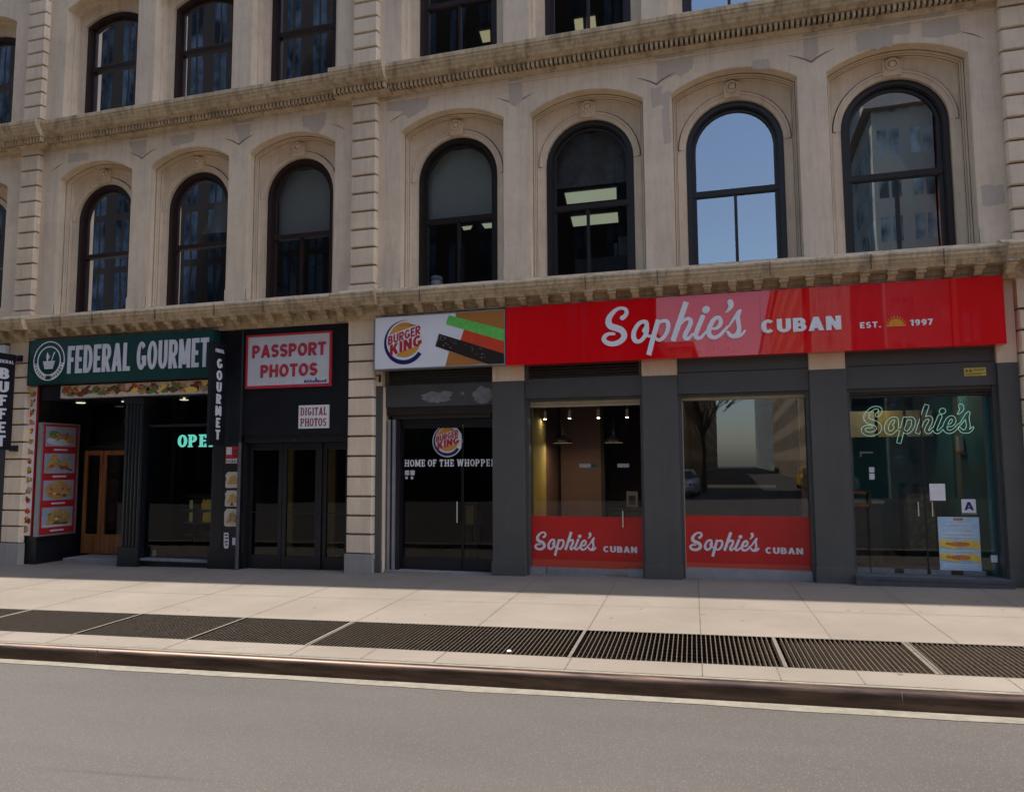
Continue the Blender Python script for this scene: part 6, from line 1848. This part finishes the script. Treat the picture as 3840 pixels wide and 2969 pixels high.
small('desk', 'cluttered office desk behind the sill of the middle arched window', 'desk', b, ['counter_dark', 'bare_plaster'])
b = MB(); b.box(-8.22, -8.16, 0.6, 3.6, 4.44, 7.3)
small('partition', 'grey partition wall inside the window left of the quoined pilaster', 'partition', b, 'bare_plaster')
for y0, lab in ((1.0, 'nearer dark picture frame on the grey partition inside the arched window'), (1.9, 'farther dark picture frame on the grey partition inside the arched window')):
    p = thing('wall_picture', lab, 'picture', (-8.15, y0, 5.0), 'framed pictures on the partition')
    b = MB(); b.box(-8.16, -8.14, y0, y0 + 0.55, 4.95, 5.65); b.build('frame', 'ink_black', p)
    b = MB(); b.box(-8.142, -8.137, y0 + 0.06, y0 + 0.49, 5.02, 5.58); b.build('picture', 'counter_dark', p)

# ================================================================== the other side of the street, seen only in the glass
def block(name, label, x0, x1, y0, y1, h, mt, setb=None):
    o = thing(name, label, 'building', ((x0 + x1) / 2, (y0 + y1) / 2, -1))
    b = MB(); b.box(x0, x1, y0, y1, -2, h); b.build('wall', mt, o)
    b = MB(); b.box(x0 - 0.4, x1 + 0.4, y0 - 0.4, y1 + 0.4, h, h + 0.9); b.build('parapet', 'stone_plinth', o)
    if setb:
        for k, (a0, a1, c0, c1, h0, h1) in enumerate(setb):
            b = MB(); b.box(a0, a1, c0, c1, h0, h1); b.build('upper_storey', mt, o)
block('tower', 'tall dark tower with vertical piers on the left corner across the street', -60, -4.4, -35, -26.5, 48, 'tower_dark')
block('apartment_house', 'low brown house behind the dark tower along the side street', -40, -5.0, -110, -35.5, 9, 'block_brown')
block('apartment_house', 'far brown block closing the left of the side street', -40, -6.5, -260, -112, 20, 'block_brown')
block('apartment_house', 'tan stepped apartment house on the right of the side street', 6.7, 9.3, -62, -27, 18.5, 'tower_tan', [(7.6, 9.3, -56, -31, 18.5, 22)])
block('apartment_house', 'red brick house on the right corner across the street', 9.4, 48, -60, -26.2, 31, 'brick_red')
block('apartment_house', 'brown block farther down the right of the side street', 6.2, 40, -130, -64, 26, 'block_brown')
block('tower', 'tall tan tower far down the right of the side street', 7.0, 40, -300, -134, 32, 'tower_tan')
def street_tree(x, y, h, label, seed):
    rnd = random.Random(seed)
    o = thing('street_tree', label, 'tree', (x, y, -0.2))
    b = MB(); b.tube([(x, y, -0.2), (x + 0.05, y, h * 0.3), (x - 0.08, y + 0.1, h * 0.55)], [0.14, 0.11, 0.07], 8)
    tips = []
    for k in range(16):
        a = rnd.random() * 6.28; r_ = h * (0.15 + 0.2 * rnd.random()); z0 = h * (0.3 + 0.25 * rnd.random()); z1 = h * (0.6 + 0.4 * rnd.random())
        e = (x + r_ * cos(a), y + r_ * sin(a), z1)
        b.tube([(x, y, z0), (x + r_ * 0.4 * cos(a), y + r_ * 0.4 * sin(a), (z0 + z1) / 2 + 0.3), e], [0.05, 0.03, 0.01], 5); tips.append(e)
        for q in range(4):
            f = (e[0] + rnd.uniform(-.9, .9), e[1] + rnd.uniform(-.9, .9), e[2] + rnd.uniform(-.3, .9))
            b.tube([((x + e[0]) / 2, (y + e[1]) / 2, (z0 + z1) / 2), f], [0.015, 0.005], 4); tips.append(f)
    b.build('trunk', 'bark', o)
    b = MB()
    for t_ in tips:
        for q in range(3):
            p = Vector(t_) + Vector((rnd.gauss(0, .35), rnd.gauss(0, .35), rnd.gauss(0, .3)))
            u = Vector((rnd.uniform(-1, 1), rnd.uniform(-1, 1), rnd.uniform(-1, 1))).normalized() * 0.06; v = u.orthogonal().normalized() * 0.045
            b.add([p - u, p + v, p + u, p - v], [(0, 1, 2, 3)])
    b.build('crown', 'leaf_green', o)
street_tree(-2.0, -37, 8.5, 'nearly bare street tree at the left of the side street', 5)

# parked cars on the side street, seen in the shop windows' reflections
def car(label, x, y, mt, rz=0.0, cab=None):
    o = thing('parked_car', label, 'car', (x, y, -0.25), 'cars parked along the side street')
    z0 = zroad(x, 15)
    lower = [(-2.2, 0.3), (2.2, 0.3), (2.28, 0.55), (2.2, 0.78), (1.35, 0.92), (-1.75, 0.95), (-2.2, 0.85), (-2.28, 0.55)]
    upper = [(1.25, 0.91), (0.55, 1.38), (0.1, 1.45), (-0.9, 1.43), (-1.75, 0.94)]
    b = MB()
    for prof, hw, hw2 in ((lower, 0.88, 0.88), (upper, 0.80, 0.62)):
        n = len(prof)
        def hw_at(zz): return hw if zz < 1.0 else hw2
        L = [(x - hw_at(zz), y + yy, z0 + zz) for yy, zz in prof]; R_ = [(x + hw_at(zz), y + yy, z0 + zz) for yy, zz in prof]
        b.add(L + R_, [tuple(range(n)), tuple(range(2 * n - 1, n - 1, -1))] + [(i, (i + 1) % n, (i + 1) % n + n, i + n) for i in range(n)])
    b.build('body', mt, o, bevel=0.06)
    for s_ in (-1, 1):
        g = MB(); g.add([(x + s_ * (0.805 - 0.18 * (zz - 0.97) / 0.4), y + yy, z0 + zz) for yy, zz in ((1.02, 0.99), (0.5, 1.34), (-0.85, 1.36), (-1.45, 1.0))], [(0, 1, 2, 3)]); g.build('window', 'window_black', o)
        for yy in (1.4, -1.35):
            w = MB(); n = 18
            for r, xo in ((0.33, 0.90),):
                w.add([(x + s_ * xo, y + yy + r * cos(2 * pi * k / n), z0 + 0.33 + r * sin(2 * pi * k / n)) for k in range(n)] + [(x + s_ * (xo - 0.2), y + yy + r * cos(2 * pi * k / n), z0 + 0.33 + r * sin(2 * pi * k / n)) for k in range(n)], [tuple(range(n))] + [(k, (k + 1) % n, (k + 1) % n + n, k + n) for k in range(n)])
            w = w.build('wheel', 'tyre_black', o)
            h = MB(); h.add([(x + s_ * 0.905, y + yy + 0.2 * cos(2 * pi * k / n), z0 + 0.33 + 0.2 * sin(2 * pi * k / n)) for k in range(n)], [tuple(range(n))]); h.build('hubcap', 'metal_grey', w)
    g = MB(); g.add([(x - 0.74, y + 1.2, z0 + 0.96), (x + 0.74, y + 1.2, z0 + 0.96), (x + 0.60, y + 0.58, z0 + 1.37), (x - 0.60, y + 0.58, z0 + 1.37)], [(0, 1, 2, 3)]); g.build('windscreen', 'window_black', o)
    for s_ in (-1, 1):
        h = MB(); h.box(x + s_ * 0.72 - 0.15, x + s_ * 0.72 + 0.15, y + 2.2, y + 2.27, z0 + 0.62, z0 + 0.74); h.build('headlight', 'chrome', o)
plain('car_yellow', (0.75, 0.42, 0.03), 0.25, 0, 0.5, 0.03, 2.0)
plain('car_black', (0.012, 0.012, 0.014), 0.2, 0, 0.5, 0.03, 2.0)
car('white saloon car parked nearest the corner on the side street', 4.7, -30.5, 'van_white')
car('black saloon car parked behind the white one on the side street', 4.7, -36.2, 'car_black')
car('yellow saloon car parked last in the row on the side street', 4.7, -42.0, 'car_yellow')
car('white saloon car parked alone at the left of the side street', -3.0, -31.5, 'van_white')
